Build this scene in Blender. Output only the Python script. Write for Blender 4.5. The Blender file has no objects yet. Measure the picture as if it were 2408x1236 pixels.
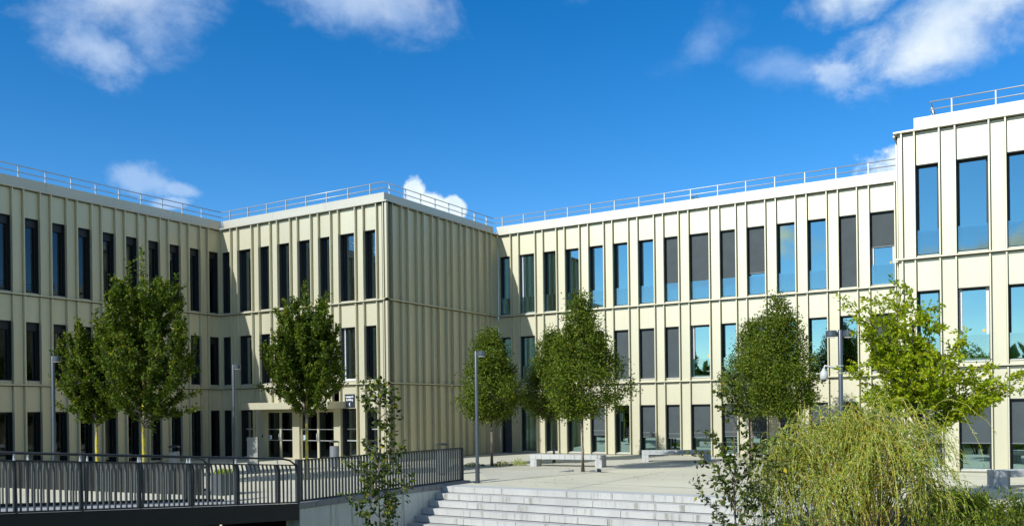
import bpy, bmesh, math, random
import numpy as np
from mathutils import Vector, Matrix

# ------------------------------------------------------------------ camera
SC = bpy.context.scene
COL = SC.collection
cd = bpy.data.cameras.new('camera')
cam = bpy.data.objects.new('camera', cd)
COL.objects.link(cam)
SC.camera = cam
cd.sensor_fit = 'HORIZONTAL'
cd.sensor_width = 36.0
cd.lens = 2051.92 / 2408.0 * 36.0
cd.shift_y = (964.6 - 618.0) / 2408.0
cd.clip_start = 0.1
cd.clip_end = 5000
CAMLOC = Vector((23.4772, -28.4463, 2.2586))
cam.matrix_world = (Matrix.Translation(CAMLOC) @ Matrix.Rotation(0.5492, 4, 'Z')
                    @ Matrix.Rotation(math.pi / 2, 4, 'X') @ Matrix.Rotation(-0.0124, 4, 'Z'))

# ------------------------------------------------------------------ light, sky, exposure
SUN_DIR = Vector((0.25, 1.0, -0.70)).normalized()          # the way the light travels
SUN_EL = math.asin(-SUN_DIR.z)
SUN_AZ = math.atan2(-SUN_DIR.x, -SUN_DIR.y)                 # clockwise from +Y
ld = bpy.data.lights.new('sun', 'SUN')
ld.energy = 3.75
ld.angle = math.radians(0.5)
ld.color = (0.995, 0.992, 0.99)
sun = bpy.data.objects.new('sun', ld)
sun.rotation_euler = SUN_DIR.to_track_quat('-Z', 'Y').to_euler()
sun.location = (0, -60, 60)
COL.objects.link(sun)

vs = SC.view_settings
SC.display_settings.display_device = 'sRGB'
vs.view_transform = 'Standard'
vs.look = 'None'
vs.exposure = 0.55
vs.gamma = 1.0
vs.use_curve_mapping = False

W = bpy.data.worlds.new('World')
SC.world = W
W.use_nodes = True
wt = W.node_tree
wt.nodes.clear()


def wn(kind, **kw):
    n = wt.nodes.new(kind)
    for k, v in kw.items():
        setattr(n, k, v)
    return n


def wl(a, b):
    wt.links.new(a, b)


def wmath(op, a, b=None, clamp=False):
    n = wn('ShaderNodeMath', operation=op, use_clamp=clamp)
    for i, v in enumerate((a, b)):
        if v is None:
            continue
        if isinstance(v, (int, float)):
            n.inputs[i].default_value = v
        else:
            wl(v, n.inputs[i])
    return n.outputs[0]


sky = wn('ShaderNodeTexSky', sky_type='NISHITA')
sky.sun_disc = False
sky.sun_elevation = SUN_EL
sky.sun_rotation = SUN_AZ
sky.altitude = 200
sky.air_density = 0.85
sky.dust_density = 0.1
sky.ozone_density = 2.0
hsv = wn('ShaderNodeHueSaturation')
hsv.inputs['Hue'].default_value = 0.503
hsv.inputs['Saturation'].default_value = 1.43
hsv.inputs['Value'].default_value = 1.13
wl(sky.outputs[0], hsv.inputs['Color'])
tcw = wn('ShaderNodeTexCoord')
DIR = tcw.outputs['Generated']

# clouds: each is a soft ellipse round a direction of the sky (azimuth from +Y, elevation, half sizes in degrees), broken up by noise
n1 = wn('ShaderNodeTexNoise')
n1.inputs['Scale'].default_value = 13.0
n1.inputs['Detail'].default_value = 9.0
n1.inputs['Roughness'].default_value = 0.62
n1.inputs['Distortion'].default_value = 0.25
mp = wn('ShaderNodeMapping')
mp.inputs['Scale'].default_value = (1.0, 1.0, 1.5)
wl(DIR, mp.inputs['Vector'])
wl(mp.outputs[0], n1.inputs['Vector'])
NOISE = n1.outputs['Fac']


wsp = wn('ShaderNodeTexNoise')
wsp.inputs['Scale'].default_value = 7.0
wsp.inputs['Detail'].default_value = 7.0
wsp.inputs['Roughness'].default_value = 0.6
wl(DIR, wsp.inputs['Vector'])
wv = wn('ShaderNodeVectorMath', operation='SUBTRACT')
wl(wsp.outputs['Color'], wv.inputs[0])
wv.inputs[1].default_value = (0.5, 0.5, 0.5)


def warped(k):
    sc_ = wn('ShaderNodeVectorMath', operation='SCALE')
    wl(wv.outputs[0], sc_.inputs[0])
    sc_.inputs['Scale'].default_value = k
    ad = wn('ShaderNodeVectorMath', operation='ADD')
    wl(DIR, ad.inputs[0])
    wl(sc_.outputs[0], ad.inputs[1])
    return ad.outputs[0]


def cloud_blob(d_in, az, el, ha, he, tilt=0.0):
    """field 1 at the middle of the cloud falling to 0 on its ellipse"""
    a, e = math.radians(az), math.radians(el)
    c = Vector((math.sin(a) * math.cos(e), math.cos(a) * math.cos(e), math.sin(e)))
    r = Vector((math.cos(a), -math.sin(a), 0))
    u = r.cross(c)
    t = math.radians(tilt)
    r2 = r * math.cos(t) + u * math.sin(t)
    u2 = u * math.cos(t) - r * math.sin(t)
    df = wn('ShaderNodeVectorMath', operation='SUBTRACT')
    wl(d_in, df.inputs[0])
    df.inputs[1].default_value = c
    vals = []
    for v in (r2 / math.radians(ha), u2 / math.radians(he), c * 2.0):
        d = wn('ShaderNodeVectorMath', operation='DOT_PRODUCT')
        wl(df.outputs[0], d.inputs[0])
        d.inputs[1].default_value = v
        vals.append(d.outputs['Value'])
    s = wmath('ADD', wmath('MULTIPLY', vals[0], vals[0]), wmath('MULTIPLY', vals[1], vals[1]))
    s = wmath('ADD', s, wmath('MULTIPLY', vals[2], vals[2]))
    return wmath('SUBTRACT', 1.0, wmath('SQRT', s))


nh = wn('ShaderNodeTexNoise')
nh.inputs['Scale'].default_value = 34.0
nh.inputs['Detail'].default_value = 6.0
nh.inputs['Roughness'].default_value = 0.6
wl(DIR, nh.inputs['Vector'])


def cloud_layer(blobs, warp, lo, hi, amp, strength, fine=0.0):
    f = None
    d_in = warped(warp)
    for b in blobs:
        v = cloud_blob(d_in, *b)
        f = v if f is None else wmath('MAXIMUM', f, v)
    f = wmath('ADD', f, wmath('MULTIPLY', wmath('SUBTRACT', NOISE, 0.5), amp))
    if fine:
        f = wmath('ADD', f, wmath('MULTIPLY', wmath('SUBTRACT', nh.outputs['Fac'], 0.5), fine))
    mr = wn('ShaderNodeMapRange', interpolation_type='SMOOTHSTEP', clamp=True)
    wl(f, mr.inputs['Value'])
    mr.inputs['From Min'].default_value = lo
    mr.inputs['From Max'].default_value = hi
    return wmath('MULTIPLY', mr.outputs[0], strength)


CLOUDS = True
SOFT = [(-55.0, 23.9, 6.4, 4.6, 0), (-57.4, 20.2, 3.4, 2.0, -22), (-41.5, 25.6, 7.0, 3.4, -6)]
FILL_CLOUDS = [(72, 30, 20, 9, 0), (103, 42, 24, 12, 10), (122, 22, 20, 6, 0), (150, 38, 20, 8, 5), (205, 42, 24, 10, 0), (240, 28, 20, 8, 0), (48, 52, 18, 9, 0), (88, 16, 18, 4, 0), (182, 8.6, 7, 1.6, 0), (197, 10.5, 6, 1.6, 10)]  # unseen clouds added to warm shaded walls; the last two mirror in windows
SMALL = [(-54.2, 14.0, 2.7, 1.35, -6), (-52.0, 13.6, 1.7, 0.7, -20), (-52.6, 12.7, 1.6, 0.6, 0), (-10.8, 19.4, 1.8, 1.6, 20)]
BRIGHT = [(-5.4, 20.9, 7.4, 3.2, 14), (-1.0, 22.6, 6.0, 3.4, 16), (-9.4, 24.6, 5.0, 1.7, 12)]
WISPS = [(-18.5, 22.4, 3.4, 2.0, 35), (-14.6, 20.4, 3.2, 1.6, -35), (-24.0, 26.4, 5.0, 1.2, 0)]
CUMULUS = [(-37.4, 13.8, 1.0, 1.3, 0), (-36.4, 13.3, 1.2, 1.0, -20), (-35.2, 13.1, 0.75, 1.0, 40), (-7.0, 11.8, 3.4, 3.6, 22)]
base_col = hsv.outputs[0]
# the cloud's own light and darker parts
n2 = wn('ShaderNodeTexNoise')
n2.inputs['Scale'].default_value = 22.0
n2.inputs['Detail'].default_value = 5.0
wl(DIR, n2.inputs['Vector'])
mr2 = wn('ShaderNodeMapRange')
wl(n2.outputs['Fac'], mr2.inputs['Value'])
mr2.inputs['From Min'].default_value = 0.36
mr2.inputs['From Max'].default_value = 0.64
if CLOUDS:
    layers = [(cloud_layer(FILL_CLOUDS, 0.16, 0.0, 0.55, 1.1, 0.85), (5.4, 4.9, 3.7, 1), (8.8, 7.8, 5.5, 1)),
              (cloud_layer(WISPS, 0.10, -0.05, 1.5, 2.2, 0.34), (3.6, 4.9, 6.9, 1), (4.2, 5.4, 7.2, 1)),
              (cloud_layer(SOFT, 0.085, 0.02, 0.95, 1.5, 0.64, 0.25), (3.6, 4.7, 6.5, 1), (5.3, 6.0, 7.0, 1)),
              (cloud_layer(SMALL, 0.045, 0.08, 0.70, 1.1, 0.46, 0.7), (4.2, 5.3, 6.9, 1), (5.4, 6.2, 7.2, 1)),
              (cloud_layer(BRIGHT, 0.075, 0.02, 0.9, 1.35, 0.84, 0.3), (4.6, 5.6, 6.7, 1), (6.6, 7.1, 7.3, 1)),
              (cloud_layer(CUMULUS, 0.034, 0.0, 0.36, 0.7, 0.88, 1.1), (4.9, 6.1, 7.2, 1), (7.6, 7.9, 7.4, 1))]
    for fac, c1, c2 in layers:
        cm = wn('ShaderNodeMix', data_type='RGBA')
        wl(mr2.outputs[0], cm.inputs['Factor'])
        cm.inputs[6].default_value = c1
        cm.inputs[7].default_value = c2
        mx = wn('ShaderNodeMix', data_type='RGBA')
        wl(fac, mx.inputs['Factor'])
        wl(base_col, mx.inputs[6])
        wl(cm.outputs[2], mx.inputs[7])
        base_col = mx.outputs[2]
bg = wn('ShaderNodeBackground')
bg.inputs['Strength'].default_value = 0.103
wl(base_col, bg.inputs['Color'])
wo = wn('ShaderNodeOutputWorld')
wl(bg.outputs[0], wo.inputs['Surface'])
W.cycles.sampling_method = 'MANUAL'
W.cycles.sample_map_resolution = 512

# ------------------------------------------------------------------ materials
MATS = {}


def new_mat(name):
    m = bpy.data.materials.new(name)
    m.use_nodes = True
    nt = m.node_tree
    bs = nt.nodes['Principled BSDF']
    MATS[name] = m
    return m, nt, bs


def noise_mix(nt, c1, c2, scale, detail=4, vec='Object', lo=0.35, hi=0.65, stretch=None, rough=0.55):
    tc = nt.nodes.new('ShaderNodeTexCoord')
    no = nt.nodes.new('ShaderNodeTexNoise')
    no.inputs['Scale'].default_value = scale
    no.inputs['Detail'].default_value = detail
    no.inputs['Roughness'].default_value = rough
    src = tc.outputs[vec]
    if stretch:
        mpp = nt.nodes.new('ShaderNodeMapping')
        mpp.inputs['Scale'].default_value = stretch
        nt.links.new(src, mpp.inputs['Vector'])
        src = mpp.outputs[0]
    nt.links.new(src, no.inputs['Vector'])
    mr = nt.nodes.new('ShaderNodeMapRange')
    mr.inputs['From Min'].default_value = lo
    mr.inputs['From Max'].default_value = hi
    nt.links.new(no.outputs['Fac'], mr.inputs['Value'])
    mx = nt.nodes.new('ShaderNodeMix')
    mx.data_type = 'RGBA'
    nt.links.new(mr.outputs[0], mx.inputs['Factor'])
    for i, c in ((6, c1), (7, c2)):
        if isinstance(c, tuple):
            mx.inputs[i].default_value = (*c[:3], 1)
        else:
            nt.links.new(c, mx.inputs[i])
    return mx.outputs[2], no.outputs['Fac']


def add_bump(nt, bs, height, strength, dist=0.01):
    b = nt.nodes.new('ShaderNodeBump')
    b.inputs['Strength'].default_value = strength
    b.inputs['Distance'].default_value = dist
    nt.links.new(height, b.inputs['Height'])
    nt.links.new(b.outputs[0], bs.inputs['Normal'])


def simple(name, col, rough=0.5, metal=0.0, var=0.12, scale=6.0, bump=0.0, spec=None):
    m, nt, bs = new_mat(name)
    c2 = tuple(max(0, c * (1 - var)) for c in col)
    c, f = noise_mix(nt, col, c2, scale)
    nt.links.new(c, bs.inputs['Base Color'])
    bs.inputs['Roughness'].default_value = rough
    bs.inputs['Metallic'].default_value = metal
    if spec is not None:
        bs.inputs['Specular IOR Level'].default_value = spec
    if bump:
        add_bump(nt, bs, f, bump)
    return m


def cladding(name, col):
    """satin anodised sheet metal with a slight sheet-to-sheet and large scale variation"""
    m, nt, bs = new_mat(name)
    rnd = nt.nodes.new('ShaderNodeNewGeometry').outputs['Random Per Island']
    c2 = tuple(c * 0.92 for c in col)
    mx = nt.nodes.new('ShaderNodeMix')
    mx.data_type = 'RGBA'
    nt.links.new(rnd, mx.inputs['Factor'])
    mx.inputs[6].default_value = (*col, 1)
    mx.inputs[7].default_value = (*c2, 1)
    c, f = noise_mix(nt, mx.outputs[2], tuple(k * 0.90 for k in col), 0.5, 5, lo=0.42, hi=0.8, stretch=(1, 1, 0.35))
    c, f3 = noise_mix(nt, c, tuple(k * 0.88 for k in col), 2.0, 5, lo=0.50, hi=0.85, stretch=(2.6, 2.6, 0.10), rough=0.65)
    nt.links.new(c, bs.inputs['Base Color'])
    bs.inputs['Metallic'].default_value = 0.45
    bs.inputs['Roughness'].default_value = 0.47
    no = nt.nodes.new('ShaderNodeTexNoise')
    no.inputs['Scale'].default_value = 0.9
    tc = nt.nodes.new('ShaderNodeTexCoord')
    nt.links.new(tc.outputs['Object'], no.inputs['Vector'])
    add_bump(nt, bs, no.outputs['Fac'], 0.05, 0.02)
    return m


M_CLAD = cladding('champagne_metal', (0.575, 0.545, 0.382))
M_COPE = cladding('coping_metal', (0.52, 0.50, 0.40))
M_FRAME = simple('anthracite_frame', (0.022, 0.026, 0.028), 0.4, 0.3)
M_WFRAME = simple('white_frame', (0.62, 0.62, 0.58), 0.4)
M_JOINT = simple('joint_backing', (0.14, 0.13, 0.085), 0.6)
M_SILL = simple('sill_metal', (0.62, 0.60, 0.50), 0.4, 0.2)
M_BLIND = simple('screen_fabric', (0.046, 0.062, 0.064), 0.75, 0, 0.16, 2.0)
M_BLINDBAR = simple('blind_bar', (0.15, 0.17, 0.165), 0.45, 0.3)
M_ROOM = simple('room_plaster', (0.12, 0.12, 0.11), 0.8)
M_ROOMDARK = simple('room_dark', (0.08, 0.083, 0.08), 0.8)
M_WHITE = simple('white_laminate', (0.60, 0.64, 0.68), 0.45)
M_DARKOBJ = simple('dark_plastic', (0.02, 0.024, 0.026), 0.5)
M_GALV = simple('galvanised_steel', (0.46, 0.48, 0.47), 0.42, 0.45)
M_POLE = simple('painted_pole', (0.095, 0.112, 0.125), 0.32, 0.35, 0.08)
M_POLEBASE = simple('pole_base', (0.055, 0.062, 0.068), 0.45, 0.2)
M_RAIL = simple('painted_rail', (0.088, 0.100, 0.094), 0.45, 0.2, 0.15)
M_RAILDARK = simple('dark_rail', (0.030, 0.037, 0.040), 0.5, 0.2, 0.15)
M_SCREEN = simple('screen_slat', (0.022, 0.022, 0.014), 0.7, 0.0, 0.5, 1.2)
M_GIRDER = simple('girder_steel', (0.011, 0.013, 0.013), 0.7, 0.0, 0.25, 3.0)
M_BIN = simple('bin_steel', (0.26, 0.28, 0.29), 0.4, 0.4)
M_TOTEM = simple('totem_panel', (0.29, 0.295, 0.26), 0.5)
M_NAVY = simple('sign_navy', (0.018, 0.026, 0.038), 0.4)
M_SIGNWHITE = simple('sign_white', (0.8, 0.83, 0.86), 0.5)
M_CURTAIN = simple('curtain_cloth', (0.30, 0.31, 0.29), 0.9)
M_STICKER = simple('sticker_orange', (0.70, 0.42, 0.05), 0.6)
M_YELLOW = simple('yellow_paint', (0.55, 0.50, 0.04), 0.6)
M_BLUELABEL = simple('label_blue', (0.10, 0.30, 0.55), 0.5)
M_CCTV = simple('camera_housing', (0.50, 0.51, 0.49), 0.4)
M_BARK = simple('young_bark', (0.20, 0.165, 0.12), 0.85, 0, 0.45, 14.0, 0.3)
M_BARKDARK = simple('dark_bark', (0.070, 0.058, 0.042), 0.85, 0, 0.4, 14.0, 0.3)
M_LICHEN = None
M_STONE = simple('grey_stone', (0.16, 0.18, 0.20), 0.8, 0, 0.4, 9.0, 0.3)
M_SOIL = simple('soil', (0.085, 0.065, 0.045), 0.95, 0, 0.4, 9.0, 0.5)
M_DECK = simple('deck_concrete', (0.40, 0.40, 0.38), 0.8, 0, 0.15, 5.0)
M_DOOR = simple('door_grey', (0.07, 0.085, 0.092), 0.45, 0.2)


def lichen_bark():
    m, nt, bs = new_mat('lichen_bark')
    c, f = noise_mix(nt, (0.24, 0.21, 0.15), (0.50, 0.43, 0.03), 3.5, 4, lo=0.44, hi=0.56)
    nt.links.new(c, bs.inputs['Base Color'])
    bs.inputs['Roughness'].default_value = 0.9
    add_bump(nt, bs, f, 0.3)
    return m


M_LICHEN = lichen_bark()


def glass(name, refl, tint, trans, body=(0.004, 0.006, 0.007)):
    m = bpy.data.materials.new(name)
    m.use_nodes = True
    nt = m.node_tree
    nt.nodes.clear()
    tc = nt.nodes.new('ShaderNodeTexCoord')
    no = nt.nodes.new('ShaderNodeTexNoise')
    no.inputs['Scale'].default_value = 0.55
    nt.links.new(tc.outputs['Object'], no.inputs['Vector'])
    bp = nt.nodes.new('ShaderNodeBump')
    bp.inputs['Strength'].default_value = 0.06
    bp.inputs['Distance'].default_value = 0.05
    nt.links.new(no.outputs['Fac'], bp.inputs['Height'])
    gl = nt.nodes.new('ShaderNodeBsdfGlossy')
    gl.inputs['Color'].default_value = (*tint, 1)
    gl.inputs['Roughness'].default_value = 0.015
    nt.links.new(bp.outputs[0], gl.inputs['Normal'])
    tr = nt.nodes.new('ShaderNodeBsdfTransparent')
    tr.inputs['Color'].default_value = (*trans, 1)
    lw = nt.nodes.new('ShaderNodeLayerWeight')
    lw.inputs['Blend'].default_value = 0.35
    mr = nt.nodes.new('ShaderNodeMapRange')
    mr.inputs['To Min'].default_value = refl
    mr.inputs['To Max'].default_value = min(1, refl + 0.45)
    nt.links.new(lw.outputs['Fresnel'], mr.inputs['Value'])
    mx = nt.nodes.new('ShaderNodeMixShader')
    nt.links.new(mr.outputs[0], mx.inputs[0])
    nt.links.new(tr.outputs[0], mx.inputs[1])
    nt.links.new(gl.outputs[0], mx.inputs[2])
    out = nt.nodes.new('ShaderNodeOutputMaterial')
    nt.links.new(mx.outputs[0], out.inputs['Surface'])
    return m


M_GLASS = glass('solar_glass', 0.48, (0.60, 0.88, 0.86), (0.30, 0.38, 0.38))
M_GLASSDARK = glass('tinted_glass', 0.05, (0.8, 0.92, 1.0), (0.20, 0.23, 0.24))
M_GLASSMID = glass('grey_glass', 0.26, (0.80, 0.90, 0.90), (0.16, 0.17, 0.17))
M_GUARD = glass('guard_glass', 0.26, (0.75, 0.95, 0.95), (0.62, 0.74, 0.74))


def concrete(name, col, stain=True, speck=0.0, scale=1.0):
    m, nt, bs = new_mat(name)
    c0, f0 = noise_mix(nt, col, tuple(k * 0.82 for k in col), 0.9 * scale, 6, lo=0.38, hi=0.66)
    c1, f1 = noise_mix(nt, c0, tuple(k * 0.72 for k in col), 38.0 * scale, 3, lo=0.52, hi=0.78)
    last = c1
    if stain:
        # runs of dirt on upright faces: long thin noise
        c2, f2 = noise_mix(nt, last, tuple(k * v for k, v in zip(col, (0.50, 0.49, 0.42))), 3.0, 6, lo=0.53, hi=0.66, stretch=(2.2, 2.2, 0.16), rough=0.7)
        geo = nt.nodes.new('ShaderNodeNewGeometry')
        sep = nt.nodes.new('ShaderNodeSeparateXYZ')
        nt.links.new(geo.outputs['Normal'], sep.inputs[0])
        lt = nt.nodes.new('ShaderNodeMath')
        lt.operation = 'LESS_THAN'
        lt.inputs[1].default_value = 0.5
        nt.links.new(sep.outputs['Z'], lt.inputs[0])
        mx = nt.nodes.new('ShaderNodeMix')
        mx.data_type = 'RGBA'
        nt.links.new(lt.outputs[0], mx.inputs['Factor'])
        nt.links.new(last, mx.inputs[6])
        nt.links.new(c2, mx.inputs[7])
        last = mx.outputs[2]
    nt.links.new(last, bs.inputs['Base Color'])
    bs.inputs['Roughness'].default_value = 0.85
    add_bump(nt, bs, f1, 0.25, 0.006)
    return m


M_STEP = concrete('step_concrete', (0.44, 0.44, 0.405))
M_BENCH = concrete('bench_concrete', (0.45, 0.46, 0.43))
M_WALLC = concrete('wall_concrete', (0.56, 0.61, 0.55))
M_WALLCOP = concrete('wall_coping_concrete', (0.25, 0.26, 0.26))


def paving(name, col, speck):
    m, nt, bs = new_mat(name)
    c0, f0 = noise_mix(nt, col, tuple(k * 0.86 for k in col), 0.22, 6, lo=0.4, hi=0.62)
    c1, f1 = noise_mix(nt, c0, tuple(k * (1 - speck) for k in col), 55.0, 2, lo=0.5, hi=0.7)
    c2, f2 = noise_mix(nt, c1, tuple(k * 0.74 for k in col), 1.1, 6, lo=0.54, hi=0.74, stretch=(0.45, 1.6, 1))
    nt.links.new(c2, bs.inputs['Base Color'])
    bs.inputs['Roughness'].default_value = 0.9
    bs.inputs['Specular IOR Level'].default_value = 0.25
    add_bump(nt, bs, f1, 0.3, 0.004)
    return m


M_PLAZA = paving('plaza_concrete', (0.60, 0.575, 0.425), 0.16)
M_GRAVEL = paving('gravel', (0.57, 0.55, 0.43), 0.5)
M_STRIP = paving('paving_strip', (0.50, 0.52, 0.50), 0.35)
M_GROUND = paving('ground_gravel', (0.13, 0.14, 0.06), 0.35)
M_ROOF = simple('roof_membrane', (0.25, 0.25, 0.24), 0.9)


def leaf_mat(name, cols, trans=0.32, rough=0.55):
    """per-leaf colour picked at random from a ramp; thin leaves let some light through"""
    m = bpy.data.materials.new(name)
    m.use_nodes = True
    nt = m.node_tree
    nt.nodes.clear()
    geo = nt.nodes.new('ShaderNodeNewGeometry')
    rmp = nt.nodes.new('ShaderNodeValToRGB')
    rmp.color_ramp.interpolation = 'LINEAR'
    el = rmp.color_ramp.elements
    el[0].position, el[0].color = 0.0, (*cols[0][1], 1)
    el[1].position, el[1].color = 1.0, (*cols[-1][1], 1)
    for p, c in cols[1:-1]:
        e = el.new(p)
        e.color = (*c, 1)
    nt.links.new(geo.outputs['Random Per Island'], rmp.inputs[0])
    pb = nt.nodes.new('ShaderNodeBsdfPrincipled')
    pb.inputs['Roughness'].default_value = rough
    pb.inputs['Specular IOR Level'].default_value = 0.18
    nt.links.new(rmp.outputs[0], pb.inputs['Base Color'])
    tl = nt.nodes.new('ShaderNodeBsdfTranslucent')
    gm = nt.nodes.new('ShaderNodeMix')
    gm.data_type = 'RGBA'
    gm.blend_type = 'MULTIPLY'
    gm.inputs['Factor'].default_value = 1.0
    gm.inputs[7].default_value = (1.3, 1.25, 0.45, 1)
    nt.links.new(rmp.outputs[0], gm.inputs[6])
    nt.links.new(gm.outputs[2], tl.inputs['Color'])
    mx = nt.nodes.new('ShaderNodeMixShader')
    mx.inputs[0].default_value = trans
    nt.links.new(pb.outputs[0], mx.inputs[1])
    nt.links.new(tl.outputs[0], mx.inputs[2])
    out = nt.nodes.new('ShaderNodeOutputMaterial')
    nt.links.new(mx.outputs[0], out.inputs['Surface'])
    return m


M_LEAF_HORN = leaf_mat('hornbeam_leaf', [(0, (0.030, 0.055, 0.005)), (0.5, (0.070, 0.115, 0.008)), (0.9, (0.12, 0.175, 0.012)), (1, (0.20, 0.21, 0.015))])
M_LEAF_HORNTIP = leaf_mat('hornbeam_young_leaf', [(0, (0.08, 0.14, 0.012)), (0.6, (0.17, 0.21, 0.015)), (1, (0.34, 0.30, 0.02))])
M_LEAF_PEAR = leaf_mat('pear_leaf', [(0, (0.040, 0.068, 0.006)), (0.5, (0.090, 0.138, 0.010)), (0.92, (0.15, 0.20, 0.016)), (1, (0.26, 0.24, 0.022))])
M_LEAF_OAK = leaf_mat('yellow_green_leaf', [(0, (0.15, 0.23, 0.008)), (0.4, (0.27, 0.37, 0.012)), (0.85, (0.40, 0.47, 0.016)), (1, (0.50, 0.44, 0.018))], 0.48)
M_LEAF_WILLOW = leaf_mat('silver_willow_leaf', [(0, (0.09, 0.17, 0.015)), (0.3, (0.20, 0.315, 0.03)), (0.65, (0.33, 0.44, 0.06)), (0.75, (0.42, 0.42, 0.03)), (1, (0.58, 0.64, 0.42))], 0.35)
M_LEAF_SAP = leaf_mat('sapling_leaf', [(0, (0.022, 0.038, 0.008)), (0.45, (0.048, 0.078, 0.010)), (0.9, (0.11, 0.155, 0.018)), (0.98, (0.18, 0.20, 0.02)), (1, (0.5, 0.38, 0.02))], 0.3)
M_LEAF_SHRUB = leaf_mat('shrub_leaf', [(0, (0.045, 0.08, 0.007)), (0.5, (0.10, 0.155, 0.011)), (0.9, (0.18, 0.24, 0.018)), (1, (0.30, 0.29, 0.03))], 0.3)
M_LEAF_WEED = leaf_mat('weed_leaf', [(0, (0.081, 0.134, 0.013)), (0.7, (0.215, 0.255, 0.027)), (1, (0.605, 0.484, 0.027))], 0.3)
M_STALK = simple('dry_stalk', (0.296, 0.269, 0.134), 0.9)
M_YTWIG = simple('yellow_twig', (0.457, 0.376, 0.047), 0.8)

# ------------------------------------------------------------------ helpers


def tag(o, label=None, cat=None, group=None, kind=None):
    if label:
        o['label'] = label
    if cat:
        o['category'] = cat
    if group:
        o['group'] = group
    if kind:
        o['kind'] = kind
    return o


def thing(name, loc, label, cat, group=None, rz=0.0):
    o = bpy.data.objects.new(name, None)
    o.empty_display_size = 0.3
    COL.objects.link(o)
    o.location = loc
    o.rotation_euler = (0, 0, rz)
    return tag(o, label, cat, group)


def root_loc(o):
    v = Vector((0.000, 0.000, 0.000))
    while o:
        v += o.location
        o = o.parent
    return v


class MB:
    """collects boxes, bars, tubes and polygons in world coordinates and links them as one mesh object"""

    def __init__(self):
        self.v = []
        self.f = []

    def add(self, vs, fs):
        n = len(self.v)
        self.v += [tuple(x) for x in vs]
        self.f += [tuple(i + n for i in f) for f in fs]

    def hexa(self, p):
        """eight corners: four below (ccw), four above"""
        self.add(p, [(3, 2, 1, 0), (4, 5, 6, 7), (0, 1, 5, 4), (1, 2, 6, 5), (2, 3, 7, 6), (3, 0, 4, 7)])

    def box(self, x0, x1, y0, y1, z0, z1):
        self.hexa([(x0, y0, z0), (x1, y0, z0), (x1, y1, z0), (x0, y1, z0), (x0, y0, z1), (x1, y0, z1), (x1, y1, z1), (x0, y1, z1)])

    def fbox(self, F, u0, u1, n0, n1, z0, z1):
        """box in facade coordinates: along the wall u, outwards n, up z"""
        c = [F(u0, n0, z0), F(u1, n0, z0), F(u1, n1, z0), F(u0, n1, z0), F(u0, n0, z1), F(u1, n0, z1), F(u1, n1, z1), F(u0, n1, z1)]
        self.hexa(c)

    def tube(self, pts, radii, seg=8, cap=True):
        pts = [Vector(p) for p in pts]
        if isinstance(radii, (int, float)):
            radii = [radii] * len(pts)
        rings = []
        up = Vector((0, 0, 1))
        for i, p in enumerate(pts):
            d = (pts[min(i + 1, len(pts) - 1)] - pts[max(i - 1, 0)]).normalized()
            a = d.cross(up)
            if a.length < 1e-3:
                a = d.cross(Vector((1, 0, 0)))
            a.normalize()
            b = d.cross(a)
            rings.append([p + (a * math.cos(2 * math.pi * k / seg) + b * math.sin(2 * math.pi * k / seg)) * radii[i] for k in range(seg)])
        vs = [q for r in rings for q in r]
        fs = []
        for i in range(len(pts) - 1):
            for k in range(seg):
                k2 = (k + 1) % seg
                fs.append((i * seg + k, i * seg + k2, (i + 1) * seg + k2, (i + 1) * seg + k))
        if cap:
            fs.append(tuple(range(seg)))
            fs.append(tuple(reversed(range((len(pts) - 1) * seg, len(pts) * seg))))
        self.add(vs, fs)

    def lathe(self, c, prof, seg=20):
        """prof: list of (radius, z)"""
        vs, fs = [], []
        for r, z in prof:
            for k in range(seg):
                a = 2 * math.pi * k / seg
                vs.append((c[0] + r * math.cos(a), c[1] + r * math.sin(a), c[2] + z))
        for i in range(len(prof) - 1):
            for k in range(seg):
                k2 = (k + 1) % seg
                fs.append((i * seg + k, i * seg + k2, (i + 1) * seg + k2, (i + 1) * seg + k))
        fs.append(tuple(reversed(range(seg))))
        fs.append(tuple(range((len(prof) - 1) * seg, len(prof) * seg)))
        self.add(vs, fs)

    def prism(self, poly, z0, z1):
        n = len(poly)
        vs = [(x, y, z0) for x, y in poly] + [(x, y, z1) for x, y in poly]
        fs = [tuple(reversed(range(n))), tuple(range(n, 2 * n))]
        fs += [(i, (i + 1) % n, n + (i + 1) % n, n + i) for i in range(n)]
        self.add(vs, fs)

    def build(self, name, mat, parent=None, smooth=False, bevel=0.0, fix=True):
        me = bpy.data.meshes.new(name)
        off = root_loc(parent) if parent else Vector((0, 0, 0))
        vs = [tuple(Vector(p) - off) for p in self.v]
        me.from_pydata(vs, [], self.f)
        if fix or bevel:
            bm = bmesh.new()
            bm.from_mesh(me)
            if fix:
                bmesh.ops.recalc_face_normals(bm, faces=bm.faces)
            if bevel:
                ed = [e for e in bm.edges if len(e.link_faces) == 2 and e.calc_face_angle(0) > 0.6]
                bmesh.ops.bevel(bm, geom=ed, offset=bevel, segments=2, affect='EDGES', profile=0.6)
            bm.to_mesh(me)
            bm.free()
        me.materials.append(mat)
        if smooth:
            for p in me.polygons:
                p.use_smooth = True
        o = bpy.data.objects.new(name, me)
        COL.objects.link(o)
        if parent:
            o.parent = parent
        return o


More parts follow.
